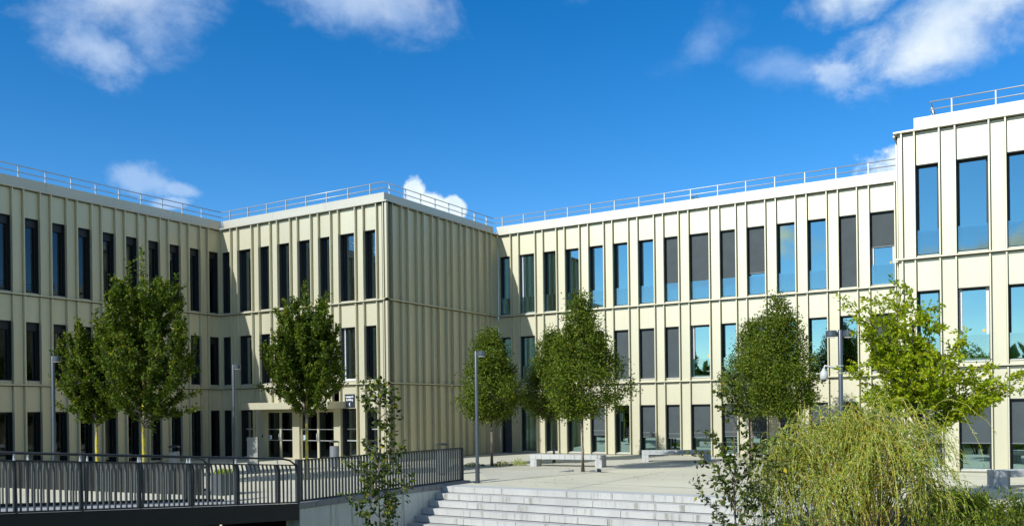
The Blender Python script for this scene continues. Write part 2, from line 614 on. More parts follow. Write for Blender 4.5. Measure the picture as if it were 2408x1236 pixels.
def np_mesh(name, verts, quads, mat, parent=None):
    """big leaf meshes straight from numpy arrays"""
    me = bpy.data.meshes.new(name)
    n, q = len(verts), len(quads)
    off = np.array(root_loc(parent)) if parent else np.zeros(3)
    me.vertices.add(n)
    me.vertices.foreach_set('co', (verts - off).astype(np.float32).ravel())
    me.loops.add(q * 4)
    me.loops.foreach_set('vertex_index', quads.astype(np.int32).ravel())
    me.polygons.add(q)
    me.polygons.foreach_set('loop_start', np.arange(0, q * 4, 4, dtype=np.int32))
    me.update(calc_edges=True)
    me.validate()
    me.materials.append(mat)
    o = bpy.data.objects.new(name, me)
    COL.objects.link(o)
    if parent:
        o.parent = parent
    return o


def copy_tree(o, parent=None):
    c = o.copy()
    COL.objects.link(c)
    if parent:
        c.parent = parent
    for ch in [x for x in o.children]:
        copy_tree(ch, c)
    return c


G = 0.15            # level of the plaza
LOW = -1.6          # level of the ground at the foot of the stairs
LB, LC, YE = 10.239, 8.748, 2.3
Z1, Z2, Z4, Z5 = 3.453, 6.953, 11.037, 11.637

# ------------------------------------------------------------------ setting
m = MB()
m.add([(-700, -700, LOW), (700, -700, LOW), (700, 900, LOW), (-700, 900, LOW)], [(0, 1, 2, 3)])
tag(m.build('ground', M_GROUND, fix=False), kind='structure')
m = MB()
m.prism([(-60, -45), (5.9, -45), (5.9, -14.0), (8.5, -14.0), (8.5, -8.42), (40, -8.42), (40, 60), (-60, 60)], LOW - 0.3, G)
tag(m.build('plaza_pavement', M_PLAZA, fix=True), kind='structure')
m = MB()
m.add([(x, y, G + 0.004) for x, y in [(9.35, -6.6), (9.6, -4.8), (9.95, -2.7), (10.6, -0.7), (11.6, 0.7), (13.5, 1.7), (16.0, 2.0), (19.3, 2.05), (19.3, 8.6), (0.3, 8.6), (0.3, 5.0), (3.0, -1.5), (3.6, -2.2), (6.5, -3.0)]],
      [tuple(range(14))])
tag(m.build('gravel_path', M_GRAVEL, fix=False), kind='structure')
m = MB()
for x in (-6.0, -2.0, 2.0, 6.0, 12.6, 16.9):
    m.box(x - 0.012, x + 0.012, -8.0, 0.0 if x < 8 else -1.0, G + 0.0005, G + 0.003)
m.box(9.3, 40, -6.213, -6.187, G + 0.0008, G + 0.0034)
tag(m.build('pavement_joints', M_WALLCOP, fix=True), kind='structure')
m = MB()
m.box(8.9, 19.2, -8.30, -7.95, G, G + 0.004)
tag(m.build('paving_strip', M_STRIP), kind='structure')

# stairs: separate concrete blocks with open joints
random.seed(5)
st = thing('concrete_stairs', (14, -8.4, LOW), 'broad pale concrete stairs with drip stains leading down from the plaza', 'stairs')
RISE, TREAD = 0.175, 0.31
for k in range(10):
    m = MB()
    z1 = G + 0.002 - k * RISE
    y1 = -8.422 - (k - 1) * TREAD if k else -8.02
    y0 = -8.422 - k * TREAD
    x = 8.86
    while x < 19.0:
        x2 = min(19.2, x + random.choice([1.3, 1.6, 2.0, 2.4]))
        m.box(x + 0.004, x2 - 0.004, y0 - 0.02, y1 - 0.022 if k else y1, max(z1 - RISE + 0.012, LOW), z1)
        x = x2
    m.build('step', M_STEP, st, bevel=0.008)
m = MB()
m.prism([(8.87, -8.45), (19.19, -8.45), (19.19, -11.2), (8.87, -11.2)], LOW - 0.1, LOW + 0.02)
for k in range(10):
    m.box(8.9, 19.15, -8.41 - k * TREAD + 0.03, -8.40 - k * TREAD + 0.30, LOW, G - 0.02 - k * RISE)
m.build('stair_core', M_WALLCOP, st)

# retaining wall with its coping
rw = thing('retaining_wall', (8.68, -10.6, LOW), 'grey concrete retaining wall with darker coping beside the stairs', 'wall')
m = MB()
m.box(8.50, 8.85, -13.93, -7.0, LOW - 0.2, G - 0.08)
m.build('wall_body', M_WALLC, rw, bevel=0.01)
m = MB()
for a, b in ((-13.97, -13.42), (-13.408, -10.3), (-10.288, -7.0)):
    m.box(8.47, 8.88, a, b, G - 0.076, G + 0.06)
m.build('coping', M_WALLCOP, rw, bevel=0.008)

# planting bed right of the stairs
m = MB()
bed = [(19.2, -8.45), (42, -8.45), (42, -24), (19.2, -24)]
vs = []
fs = []
nx, ny = 40, 26
rs = np.random.RandomState(4)
for j in range(ny + 1):
    for i in range(nx + 1):
        x = 19.2 + (42 - 19.2) * i / nx
        y = -8.43 - 15.5 * j / ny
        z = 0.10 - 1.5 * (max(0, (-9.2 - y)) / 14.5) ** 0.9 + rs.uniform(-0.03, 0.03)
        vs.append((x, y, z))
for j in range(ny):
    for i in range(nx):
        a = j * (nx + 1) + i
        fs.append((a, a + nx + 1, a + nx + 2, a + 1))
m.add(vs, fs)
tag(m.build('planting_bed', M_SOIL, fix=False), kind='structure')
m = MB()
m.box(19.21, 19.36, -24, -8.44, LOW, 0.16)
tag(m.build('bed_kerb', M_STEP), kind='structure')

# ------------------------------------------------------------------ buildings


def FA(u, n, z):
    return (-LB + n, u, z)


def FB(u, n, z):
    return (u, -n, z)


def FC(u, n, z):
    return (n, u, z)


def FD(u, n, z):
    return (u, LC - n, z)


def FE(u, n, z):
    return (u, YE - n, z)


FLOORS = [(G + 0.05, 2.44, Z1), (3.60, 5.93, Z2), (7.03, 9.97, Z4)]   # window bottom, window top, ledge above
TH = 0.22


def facade(F, u0, u1, fins, wins, root, skip=(), door_cols=(), lip=True, u0lip=0, u1lip=0, corner_fin=None):
    """one elevation: panels between fins, floor ledges, eaves lip; windows are openings in the panels"""
    wall = MB()
    back = MB()
    eps = 1e-4
    bounds = sorted(set([u0, u1] + [f for f in fins if u0 < f < u1] + [e for w in wins for e in w if u0 < e < u1]))

    def panel(ua, ub, z0, z1):
        wall.fbox(F, ua, ub, -0.055, 0, z0, z1)
        back.fbox(F, ua - 0.03, ub + 0.03, -TH, -0.06, z0, z1 + 0.03)
    for a, b in zip(bounds[:-1], bounds[1:]):
        mid = (a + b) / 2
        col = [w for w in wins if w[0] - 0.02 <= mid <= w[1] + 0.02]
        ga = 0.031 if any(abs(a - f) < eps for f in fins) else 0.003
        gb = 0.031 if any(abs(b - f) < eps for f in fins) else 0.003
        ua, ub = a + ga, b - gb
        if not col:
            for z0, z1 in ((G + 0.02, Z1 - 0.03), (Z1 + 0.004, Z2 - 0.03), (Z2 + 0.004, Z4 - 0.035)):
                if door_cols and z0 < 1 and min(door_cols) - 0.05 < mid < max(door_cols) + 0.05:
                    continue
                panel(ua, ub, z0, z1)
        else:
            for fl, (zb, zt, ze) in enumerate(FLOORS):
                if (col[0], fl) in skip:
                    continue
                lo_ = G + 0.02 if fl == 0 else FLOORS[fl - 1][2] + 0.004
                if zb - 0.02 > lo_:
                    wall.fbox(F, ua, ub, -0.055, 0, lo_, zb)
                    back.fbox(F, ua, ub, -TH, -0.06, lo_, zb)
                wall.fbox(F, ua, ub, -0.055, 0, zt, ze - 0.032)
                back.fbox(F, ua, ub, -TH, -0.06, zt, ze - 0.004)
    back.build('joint_backing', M_JOINT, root)
    wall.build('wall_panels', M_CLAD, root)
    fn = MB()
    for f in fins:
        for z0, z1 in ((G + 0.02, Z1 - 0.045), (Z1 + 0.045, Z2 - 0.045), (Z2 + 0.045, Z4 - 0.001)):
            if f in door_cols and z0 < 1:
                z0 = 2.75
            fn.fbox(F, f - 0.020, f + 0.020, -0.05, 0.135, z0, z1)
    fn.build('vertical_fins', M_CLAD, root)
    for z in (Z1, Z2):
        lg = MB()
        lg.fbox(F, u0 - u0lip, u1 + u1lip, -0.02, 0.145, z, z + 0.042)
        lg.fbox(F, u0 - u0lip, u1 + u1lip, -0.02, 0.02, z + 0.043, z + 0.075)
        lg.build('floor_ledge', M_CLAD, root)
    if lip:
        lp = MB()
        lp.fbox(F, u0 - u0lip * 1.2, u1 + u1lip * 1.2, -0.55, 0.17, Z4 + 0.001, Z4 + 0.055)
        lp.build('eaves_lip', M_COPE, root)


def parapet(F, u0, u1, root, seams, back=0.25):
    m = MB()
    xs = [u0] + [s for s in seams if u0 < s < u1] + [u1]
    for a, b in zip(xs[:-1], xs[1:]):
        m.fbox(F, a + 0.003, b - 0.003, -0.52 - back, -0.52, Z4 + 0.05, Z5)
    m.build('parapet', M_COPE, root)


def guardrail(F, posts, u0, u1, root, z0=Z5, ret=None):
    r = MB()
    n = -0.62
    for z in (12.11, 11.86):
        r.tube([F(u0, n, z), F(u1, n, z)], 0.021, 8)
    o = r.build('roof_railing', M_GALV, root, smooth=True)
    for p in posts:
        m = MB()
        m.fbox(F, p - 0.018, p + 0.018, n - 0.03, n + 0.03, z0 - 0.15, 12.10)
        m.build('rail_post', M_GALV, o)
    return o


def window(F, u0, u1, fl, root, blind=0.0, glassm=None, guard=False, white=False, sticker=None, boxhead=False, bar2=False, frame_left=True, name='window', sill=True, sheets_and_glints=None, curtain=0.0):
    zb, zt, _ = FLOORS[fl]
    a, b = u0 + 0.030, u1 - 0.030
    f = MB()
    # dark lining of the reveal and the frame in its depth
    for s in ((a, a + 0.016), (b - 0.016, b)):
        f.fbox(F, s[0], s[1], -TH - 0.03, -0.012, zb + 0.001, zt - 0.001)
    f.fbox(F, a + 0.017, b - 0.017, -TH - 0.03, -0.012, zt - 0.028, zt - 0.001)
    if boxhead:
        f.fbox(F, a + 0.017, b - 0.017, -0.15, -0.13, zt - 0.33, zt - 0.029)
    w = 0.05
    zf0 = zb + 0.03
    for s in ((a + 0.017, a + 0.017 + w), (b - 0.017 - w, b - 0.017)):
        f.fbox(F, s[0], s[1], -TH - 0.03, -TH + 0.035, zf0, zt - 0.029)
    f.fbox(F, a + 0.018 + w, b - 0.018 - w, -TH - 0.03, -TH + 0.034, zt - 0.029 - w, zt - 0.0295)
    f.fbox(F, a + 0.018 + w, b - 0.018 - w, -TH - 0.03, -TH + 0.034, zf0, zf0 + w)
    o = f.build(name, M_FRAME, root)
    if sill:
        s = MB()
        c = [F(a + 0.0165, -TH - 0.02, zb + 0.002), F(b - 0.0165, -TH - 0.02, zb + 0.002), F(b - 0.0165, 0.03, zb + 0.002), F(a + 0.0165, 0.03, zb + 0.002),
             F(a + 0.0165, -TH - 0.02, zb + 0.075), F(b - 0.0165, -TH - 0.02, zb + 0.075), F(b - 0.0165, 0.03, zb + 0.028), F(a + 0.0165, 0.03, zb + 0.028)]
        s.hexa(c)
        s.build('sill', M_SILL, o)
    p = MB()
    p.fbox(F, a + 0.018 + w, b - 0.018 - w, -TH - 0.006, -TH + 0.006, zf0 + w, zt - 0.03 - w)
    p.build('pane', glassm or M_GLASS, o)
    if white:
        s = MB()
        for q in ((a + 0.0175, a + 0.0175 + 0.085), (b - 0.0175 - 0.085, b - 0.0175)):
            s.fbox(F, q[0], q[1], -TH + 0.036, -TH + 0.075, zf0, zt - 0.03)
        s.fbox(F, a + 0.104, b - 0.104, -TH + 0.036, -TH + 0.07, zf0, zf0 + 0.09)
        s.build('casement', M_WFRAME, o)
    if guard:
        s = MB()
        s.fbox(F, a + 0.02, b - 0.02, -0.10, -0.088, zb + 0.08, zb + 0.86)
        s.build('guard_pane', M_GUARD, o)
    if blind > 0:
        h = (zt - 0.03 - zb) * blind
        s = MB()
        s.fbox(F, a + 0.022, b - 0.022, -0.135, -0.128, zt - 0.03 - h, zt - 0.03)
        s.build('blind', M_BLIND, o)
        s = MB()
        s.fbox(F, a + 0.020, b - 0.020, -0.145, -0.118, zt - 0.03 - h - 0.035, zt - 0.0302 - h)
        if bar2:
            s.fbox(F, a + 0.020, b - 0.020, -0.127, -0.118, zt - 0.03 - h + 0.16, zt - 0.03 - h + 0.20)
        s.build('blind_bar', M_BLINDBAR, o)
    if sheets_and_glints:
        s = MB()
        for (pu, pz, pw, ph) in sheets_and_glints:
            cu, cz = a + 0.1 + (b - a - 0.2) * pu, zb + 0.1 + pz
            s.fbox(F, cu - pw / 2, cu + pw / 2, -TH - 0.022, -TH - 0.018, cz, cz + ph)
        s.build('paper_and_glint', M_SIGNWHITE, o)  # paper sheets; on the left wing, white strips painting bright reflections
    if curtain:
        s = MB()
        n_ = 9
        w0, w1 = (a + 0.09, a + 0.09 + (b - a - 0.18) * curtain) if curtain > 0 else (b - 0.09 + (b - a - 0.18) * curtain, b - 0.09)
        for i_ in range(n_):
            q0, q1 = w0 + (w1 - w0) * i_ / n_, w0 + (w1 - w0) * (i_ + 1) / n_
            d_ = 0.03 if i_ % 2 else 0.0
            s.fbox(F, q0, q1 - 0.004, -TH - 0.16 - d_, -TH - 0.145 - d_, zb + 0.08, zt - 0.06)
        s.build('curtain', M_CURTAIN, o)
    if sticker:
        s = MB()
        cu, cz = a + (b - a) * sticker[0], zb + (zt - zb) * sticker[1]
        k = 14
        vs_ = [F(cu + 0.045 * math.cos(2 * math.pi * i / k), -TH + 0.0105, cz + 0.045 * math.sin(2 * math.pi * i / k)) for i in range(k)]
        vs2 = [F(cu + 0.045 * math.cos(2 * math.pi * i / k), -TH + 0.0075, cz + 0.045 * math.sin(2 * math.pi * i / k)) for i in range(k)]
        s.add(vs_ + vs2, [tuple(range(k)), tuple(reversed(range(k, 2 * k)))] + [(i, (i + 1) % k, k + (i + 1) % k, k + i) for i in range(k)])
        s.build('sticker', M_STICKER, o)
    return o


def rooms(x0, x1, y0, y1, cuts, root, axis, dark=False):
    """floor slabs, back walls and partitions behind the glass"""
    m = MB()
    for z in (G - 0.05, Z1 - 0.55, Z2 - 0.55 + 0.1, Z4 - 0.5):
        m.box(x0, x1, y0, y1, z, z + 0.28 if z > 1 else G + 0.02)
    for c in cuts:
        if axis == 'x':
            m.box(c - 0.06, c + 0.06, y0 + 0.05, y1, G + 0.03, Z4 - 0.51)
        else:
            m.box(x0, x1 - 0.05, c - 0.06, c + 0.06, G + 0.03, Z4 - 0.51)
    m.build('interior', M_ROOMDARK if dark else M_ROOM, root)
    m = MB()
    for z in (Z1 - 0.57, Z2 - 0.47, Z4 - 0.52):
        k = 0.9
        L0, L1 = (x0, x1) if axis == 'x' else (y0, y1)
        while L0 + k < L1 - 0.5:
            if axis == 'x':
                m.box(L0 + k - 0.08, L0 + k + 0.08, y0 + 0.5, y0 + 1.9, z - 0.05, z)
            else:
                m.box(x1 - 1.9, x1 - 0.5, L0 + k - 0.08, L0 + k + 0.08, z - 0.05, z)
            k += 1.85
    m.build('ceiling_lights', M_WHITE, root)


# ---- left wing: facades A, B and the blank end C
wing = thing('office_wing', (-5.1, 6.0, G), 'champagne metal office wing at left with blank shaded gable and canopied entrance', 'building')
Afins = []
Awins = []
for k in range(26):
    Afins += [-0.785 - 1.0876 * k, -1.223 - 1.0876 * k]
for k in range(13):
    Awins.append((-0.785 - 1.0876 * k, -0.135 - 1.0876 * k))
facade(FA, -28.5, 0.0, [f for f in Afins if f > -28.4], Awins, wing, u1lip=0.0)
for k, (a, b) in enumerate(Awins):
    for fl in range(3):
        window(FA, a, b, fl, wing, glassm=M_GLASSDARK, boxhead=(fl > 0),
               sheets_and_glints={(8, 2): [(.93, .05, .05, 2.0)], (7, 2): [(.93, .03, .05, 1.35)], (8, 1): [(.93, .05, .05, 1.4), (.3, .12, .07, .32), (.55, .25, .05, .3)], (7, 1): [(.9, .05, .08, .95), (.9, 1.85, .09, .1)]}.get((k, fl)))  # white strips put in as colour for bright reflections in the panes
BF = [-9.396, -8.939, -7.974, -7.516, -6.761, -6.301, -5.484, -5.039, -4.215, -3.771, -3.044, -2.588, -1.632, -1.184, -0.456, -0.069]
BW = [(-10.08, -9.396), (-8.939, -7.974), (-7.516, -6.761), (-6.301, -5.484), (-5.039, -4.215), (-3.771, -3.044), (-2.588, -1.632), (-1.184, -0.456)]
skip = [(w, 0) for w in BW[2:6]]
facade(FB, -LB + 0.0, 0.0, BF, BW, wing, skip=skip, door_cols=[f for f in BF if -7.6 < f < -2.9], u0lip=-0.15, u1lip=0.145)
for i, (a, b) in enumerate(BW):
    for fl in range(3):
        if fl == 0 and 2 <= i <= 5:
            continue
        o = window(FB, a, b, fl, wing, glassm=M_GLASSMID, white=(i == 6 and fl == 1))
        if fl == 0 and i in (1, 6, 7):
            s = MB()
            for z in (1.02, 1.52):
                s.fbox(FB, a + 0.1, b - 0.1, -TH + 0.007, -TH + 0.011, z, z + 0.05)
            s.build('manifestation_stripe', M_GALV, o)
CF = [0.291, 0.897, 1.349, 1.985, 2.46, 3.08, 3.557, 4.182, 4.647, 5.284, 5.762, 6.368, 6.845, 7.502, 7.951]
facade(FC, 0.0, LC - 0.004, CF, [], wing, u0lip=0.145)
m = MB()
for z0, z1 in ((G + 0.02, Z1 - 0.05), (Z1 + 0.08, Z2 - 0.05), (Z2 + 0.08, Z4 - 0.001)):
    m.box(0.001, 0.105, -0.105, -0.001, z0, z1)
m.build('corner_post', M_CLAD, wing)
parapet(FA, -28.5, 0.5, wing, [-26, -23, -20, -17, -14, -11, -8.2, -5.2, -2.2])
parapet(FB, -LB - 0.5, -0.52, wing, [-7.2, -3.9])
parapet(FC, 0.52, LC + 0.4, wing, [3.4, 6.3])
guardrail(FA, [-0.55 - 1.0905 * k for k in range(0, 18)], -20, 0.6, wing)
guardrail(FB, [-10.229 + 1.2665 * k for k in range(8)], -LB - 0.6, -0.62, wing)
guardrail(FC, [1.011 + 1.0942 * k for k in range(8)], 0.62, 9.3, wing)
m = MB()
m.box(-16.2, -LB - 0.6, -28.4, 8.6, Z4 - 0.2, Z4 + 0.04)
m.box(-LB - 0.6, -0.3, 0.6, 8.6, Z4 - 0.2, Z4 + 0.04)
m.box(-16.3, -16.1, -28.4, 8.6, LOW, Z5)
m.box(-16.1, -0.3, 8.45, 8.65, LOW, Z4 - 0.21)
m.box(-16.1, -LB - 0.3, -28.45, -28.25, LOW, Z4 - 0.21)
m.build('roof_slab', M_ROOF, wing)
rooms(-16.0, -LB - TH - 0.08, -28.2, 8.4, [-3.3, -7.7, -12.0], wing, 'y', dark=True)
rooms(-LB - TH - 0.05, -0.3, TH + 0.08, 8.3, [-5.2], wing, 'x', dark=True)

# entrance: recessed double doors under a canopy
m = MB()
m.fbox(FB, -7.41, -2.30, 0.003, 1.2, 2.44, 2.74)
m.build('entrance_canopy', M_CLAD, wing, bevel=0.01)
m = MB()
for a, b in ((-7.514, -7.27), (-5.52, -5.10), (-3.02, -2.66)):
    m.fbox(FB, a, b, -TH, 0.06, G + 0.02, 2.437)
m.fbox(FB, -7.51, -2.61, -TH, 0, 2.745, Z1 - 0.005)
m.fbox(FB, -7.26, -5.53, -TH, -0.02, 2.37, 2.437)
m.fbox(FB, -5.09, -3.03, -TH, -0.02, 2.37, 2.437)
m.build('entrance_pier', M_CLAD, wing, bevel=0.006)
for (a, b) in ((-7.265, -5.525), (-5.095, -3.025)):
    mid = (a + b) / 2
    for (c, d) in ((a, mid), (mid, b)):
        f = MB()
        f.fbox(FB, c + 0.002, c + 0.058, -0.16, -0.06, G + 0.02, 2.365)
        f.fbox(FB, d - 0.058, d - 0.002, -0.16, -0.06, G + 0.02, 2.365)
        f.fbox(FB, c + 0.059, d - 0.059, -0.16, -0.06, 2.30, 2.364)
        f.fbox(FB, c + 0.059, d - 0.059, -0.16, -0.06, G + 0.02, G + 0.10)
        o = f.build('door', M_CLAD, wing)
        p = MB()
        p.fbox(FB, c + 0.060, d - 0.060, -0.12, -0.105, G + 0.101, 2.299)
        p.build('pane', M_GLASSDARK, o)
        s = MB()
        for z in (1.02, 1.52):
            s.fbox(FB, c + 0.062, d - 0.062, -0.104, -0.10, z, z + 0.03)
        s.build('manifestation_stripe', M_GALV, o)
        h = MB()
        hx = d - 0.05 if c == a else c + 0.05
        h.tube([FB(hx, -0.02, 1.0), FB(hx, -0.02, 1.35)], 0.014, 8)
        for z in (1.03, 1.32):
            h.tube([FB(hx, -0.065, z), FB(hx, -0.018, z)], 0.008, 6)
        h.build('handle', M_GALV, o, smooth=True)
        if c == a:
            n = MB()
            n.fbox(FB, c + 0.09, c + 0.27, -0.0985, -0.096, 1.08, 1.27)
            no = n.build('notice', M_SIGNWHITE, o)
            n2 = MB()
            n2.fbox(FB, c + 0.10, c + 0.18, -0.0955, -0.094, 1.10, 1.25)
            n2.build('notice_print', M_BLUELABEL, o)
m = MB()
m.fbox(FB, -7.46, -7.40, 0.061, 0.085, 1.15, 1.30)
m.build('entry_keypad', M_DARKOBJ, wing, bevel=0.006)

# ---- long right wing, facade D
hall = thing('office_hall', (9.3, 14.0, G), 'long sunlit three storey office range with sixteen tall window bays and grey blinds', 'building')
DW = [(0.12, 0.798), (1.252, 2.191), (2.633, 3.387), (3.837, 4.636), (5.097, 5.905), (6.35, 7.148), (7.607, 8.413), (8.854, 9.582), (10.043, 10.988), (11.436, 12.167),
      (12.613, 13.428), (13.873, 14.676), (15.129, 15.921), (16.364, 17.09), (17.541, 18.497), (18.945, 19.74)]
DF = []
for a, b in DW:
    DF += [a, b]
DF = DF[1:]
facade(FD, 0.0, 21.0, DF, DW, hall, skip=[(DW[0], 0)])
blinds3 = {7: .76, 8: .78, 9: .80, 10: .66, 13: 1.0, 14: .46}
blinds2 = {4: .97, 5: 1.0, 6: 1.0, 7: .99, 10: .4, 14: .98}
blinds1 = {4: .60, 6: .64, 7: .66, 8: .64, 9: .62, 10: .62, 11: .64, 12: .60, 13: .62, 14: .6}
for i, (a, b) in enumerate(DW):
    for fl in range(3):
        if fl == 0 and i == 0:
            d = MB()
            d.fbox(FD, a + 0.08, b - 0.05, -TH, -TH + 0.05, G + 0.03, 2.43)
            do = d.build('door', M_DOOR, hall, bevel=0.004)
            d = MB()
            d.fbox(FD, a + 0.002, a + 0.078, -TH, -0.01, G + 0.03, 2.435)
            d.fbox(FD, b - 0.048, b - 0.024, -TH, -0.01, G + 0.03, 2.435)
            d.build('door_frame', M_FRAME, do)
            d = MB()
            d.fbox(FD, a + 0.2, a + 0.42, -TH + 0.051, -TH + 0.054, 1.74, 1.79)
            d.build('door_sign', M_DARKOBJ, do)
            d = MB()
            d.fbox(FD, a, b, -TH, 0, 2.44, Z1 - 0.004)
            d.build('wall_panels', M_CLAD, hall)
            continue
        bl = (blinds1, blinds2, blinds3)[fl].get(i, 0)
        st_ = None
        if (i, fl) == (14, 2):
            st_ = (0.80, 0.31)
        if (i, fl) == (8, 1):
            st_ = (0.80, 0.42)
        window(FD, a, b, fl, hall, blind=bl, guard=(fl > 0 and bl < 0.9), white=((i, fl) in ((14, 2), (8, 1), (1, 2))), sticker=st_, bar2=(fl == 0 and bl > 0),
               sheets_and_glints={(11, 2): [(.62, .22, .2, .28), (.86, .05, .12, .24)], (12, 2): [(.62, .02, .2, .26)], (2, 2): [(.85, .0, .22, .2)], (5, 2): [(.2, .5, .25, .3)], (12, 1): [(.1, .55, .25, .4)], (13, 1): [(.1, .02, .16, .9)],
                       (6, 2): [(.5, .05, .06, .4)], (3, 0): [(.6, .9, .3, .05), (.3, .6, .05, .5)]}.get((i, fl)),
               curtain={(1, 2): .35, (2, 2): .9, (6, 2): -.45, (12, 2): .8, (3, 2): .45, (1, 1): .3, (9, 1): -.3, (11, 1): .25}.get((i, fl), 0))
parapet(FD, -0.4, 21.0, hall, [3.0, 6.0, 9.0, 12.0, 14.9, 17.8])
guardrail(FD, [-0.093 + 1.2513 * k for k in range(16)], -0.62, 19.9, hall)
m = MB()
m.box(-0.3, 28.0, LC + 0.6, 16.4, Z4 - 0.2, Z4 + 0.04)
m.box(-0.3, 28.0, 16.2, 16.4, LOW, Z4 - 0.21)
m.build('roof_slab', M_ROOF, hall)
rooms(-0.2, 19.6, LC + TH + 0.08, 15.8, [2.41, 6.1, 9.8, 13.65, 17.3], hall, 'x')

# ---- projecting right block, facade E
block = thing('office_block', (24.0, 6.0, G), 'projecting bright end block at far right with large blue reflecting windows', 'building')
EF = [19.576, 19.957, 20.675, 21.124, 22.057, 22.502, 23.26, 23.71, 24.51, 24.95, 25.74, 26.19, 27.1, 27.55]
EW = [(19.957, 20.675), (21.124, 22.057), (22.502, 23.26), (23.71, 24.51), (24.95, 25.74), (26.19, 27.1)]
facade(FE, 19.456, 28.0, EF, EW, block, u0lip=0.09)
for i, (a, b) in enumerate(EW):
    for fl in range(3):
        window(FE, a, b, fl, block, guard=(fl > 0), blind=(0.60 if fl == 0 else 0), white=((i, fl) == (1, 1)), sticker=((0.80, 0.42) if (i, fl) == (1, 1) else None),
               curtain={(0, 2): .8, (2, 2): -.25, (1, 2): .15}.get((i, fl), 0), sheets_and_glints={(2, 1): [(.2, .25, .28, .3)], (2, 2): [(.3, .45, .08, .06)]}.get((i, fl)))


def FER(u, n, z):
    return (19.456 - n, u, z)


facade(FER, YE + 0.24, LC - 0.03, [YE + 0.6 + 0.52 * k for k in range(11)], [], block, u0lip=0.0)
m = MB()
m.box(19.457, 19.60, YE + 0.002, YE + 0.236, G + 0.02, Z4)
m.build('corner_post', M_CLAD, block)
parapet(FE, 19.88, 28.0, block, [22.25, 25.2])
parapet(lambda u, n, z: (19.88 - n - 0.52, u, z), YE + 0.78, LC, block, [5.5])
guardrail(FE, [20.994 + 1.239 * k for k in range(6)], 20.38, 28.0, block)
m = MB()
for z in (12.11, 11.86):
    m.tube([(20.38, YE + 0.62, z), (20.38, LC, z)], 0.021, 8)
o = m.build('roof_railing', M_GALV, block, smooth=True)
for k in range(5):
    m = MB()
    m.box(20.35, 20.41, YE + 1.15 + 1.09 * k, YE + 1.19 + 1.09 * k, Z5 - 0.15, 12.1)
    m.build('rail_post', M_GALV, o)
m = MB()
m.box(20.3, 28.0, YE + 0.6, LC + 0.5, Z4 - 0.2, Z4 + 0.04)
m.build('roof_slab', M_ROOF, block)
rooms(19.75, 27.9, YE + TH + 0.08, 8.6, [20.9, 23.5], block, 'x')

# ------------------------------------------------------------------ building sign


def text_mesh(body, size, name, mat, parent, loc, ext=0.004, align='CENTER'):
    cu = bpy.data.curves.new(name, 'FONT')
    cu.body = body
    cu.size = size
    cu.extrude = ext
    cu.align_x = align
    cu.offset = size * 0.02
    ob = bpy.data.objects.new(name, cu)
    COL.objects.link(ob)
    dg = bpy.context.evaluated_depsgraph_get()
    me = bpy.data.meshes.new_from_object(ob.evaluated_get(dg))
    bpy.data.objects.remove(ob)
    me.materials.clear()
    me.materials.append(mat)
    o = bpy.data.objects.new(name, me)
    COL.objects.link(o)
    o.parent = parent
    o.matrix_local = Matrix.Translation(Vector(loc) - root_loc(parent)) @ Matrix.Rotation(math.pi / 2, 4, 'X')
    return o


sg = thing('wall_sign', (-2.11, -0.02, 2.75), 'dark navy wall sign with two white words above the window right of the entrance', 'sign')
m = MB()
m.box(-2.385, -1.835, -0.035, -0.002, 2.48, 3.05)
m.build('sign_panel', M_NAVY, sg, bevel=0.004)
text_mesh('research', 0.125, 'lettering', M_SIGNWHITE, sg, (-2.11, -0.037, 2.905))
text_mesh('building', 0.125, 'lettering', M_SIGNWHITE, sg, (-2.11, -0.037, 2.775))
m = MB()
ic = [(-2.16, 2.60), (-2.10, 2.69), (-2.075, 2.69), (-2.10, 2.63), (-2.075, 2.54), (-2.10, 2.54), (-2.125, 2.61)]
m.add([(x, -0.0392, z) for x, z in ic] + [(x, -0.036, z) for x, z in ic], [tuple(range(7)), tuple(reversed(range(7, 14)))] + [(i, (i + 1) % 7, 7 + (i + 1) % 7, 7 + i) for i in range(7)])
m.build('arrow_mark', M_SIGNWHITE, sg)

# ------------------------------------------------------------------ fences and footbridge


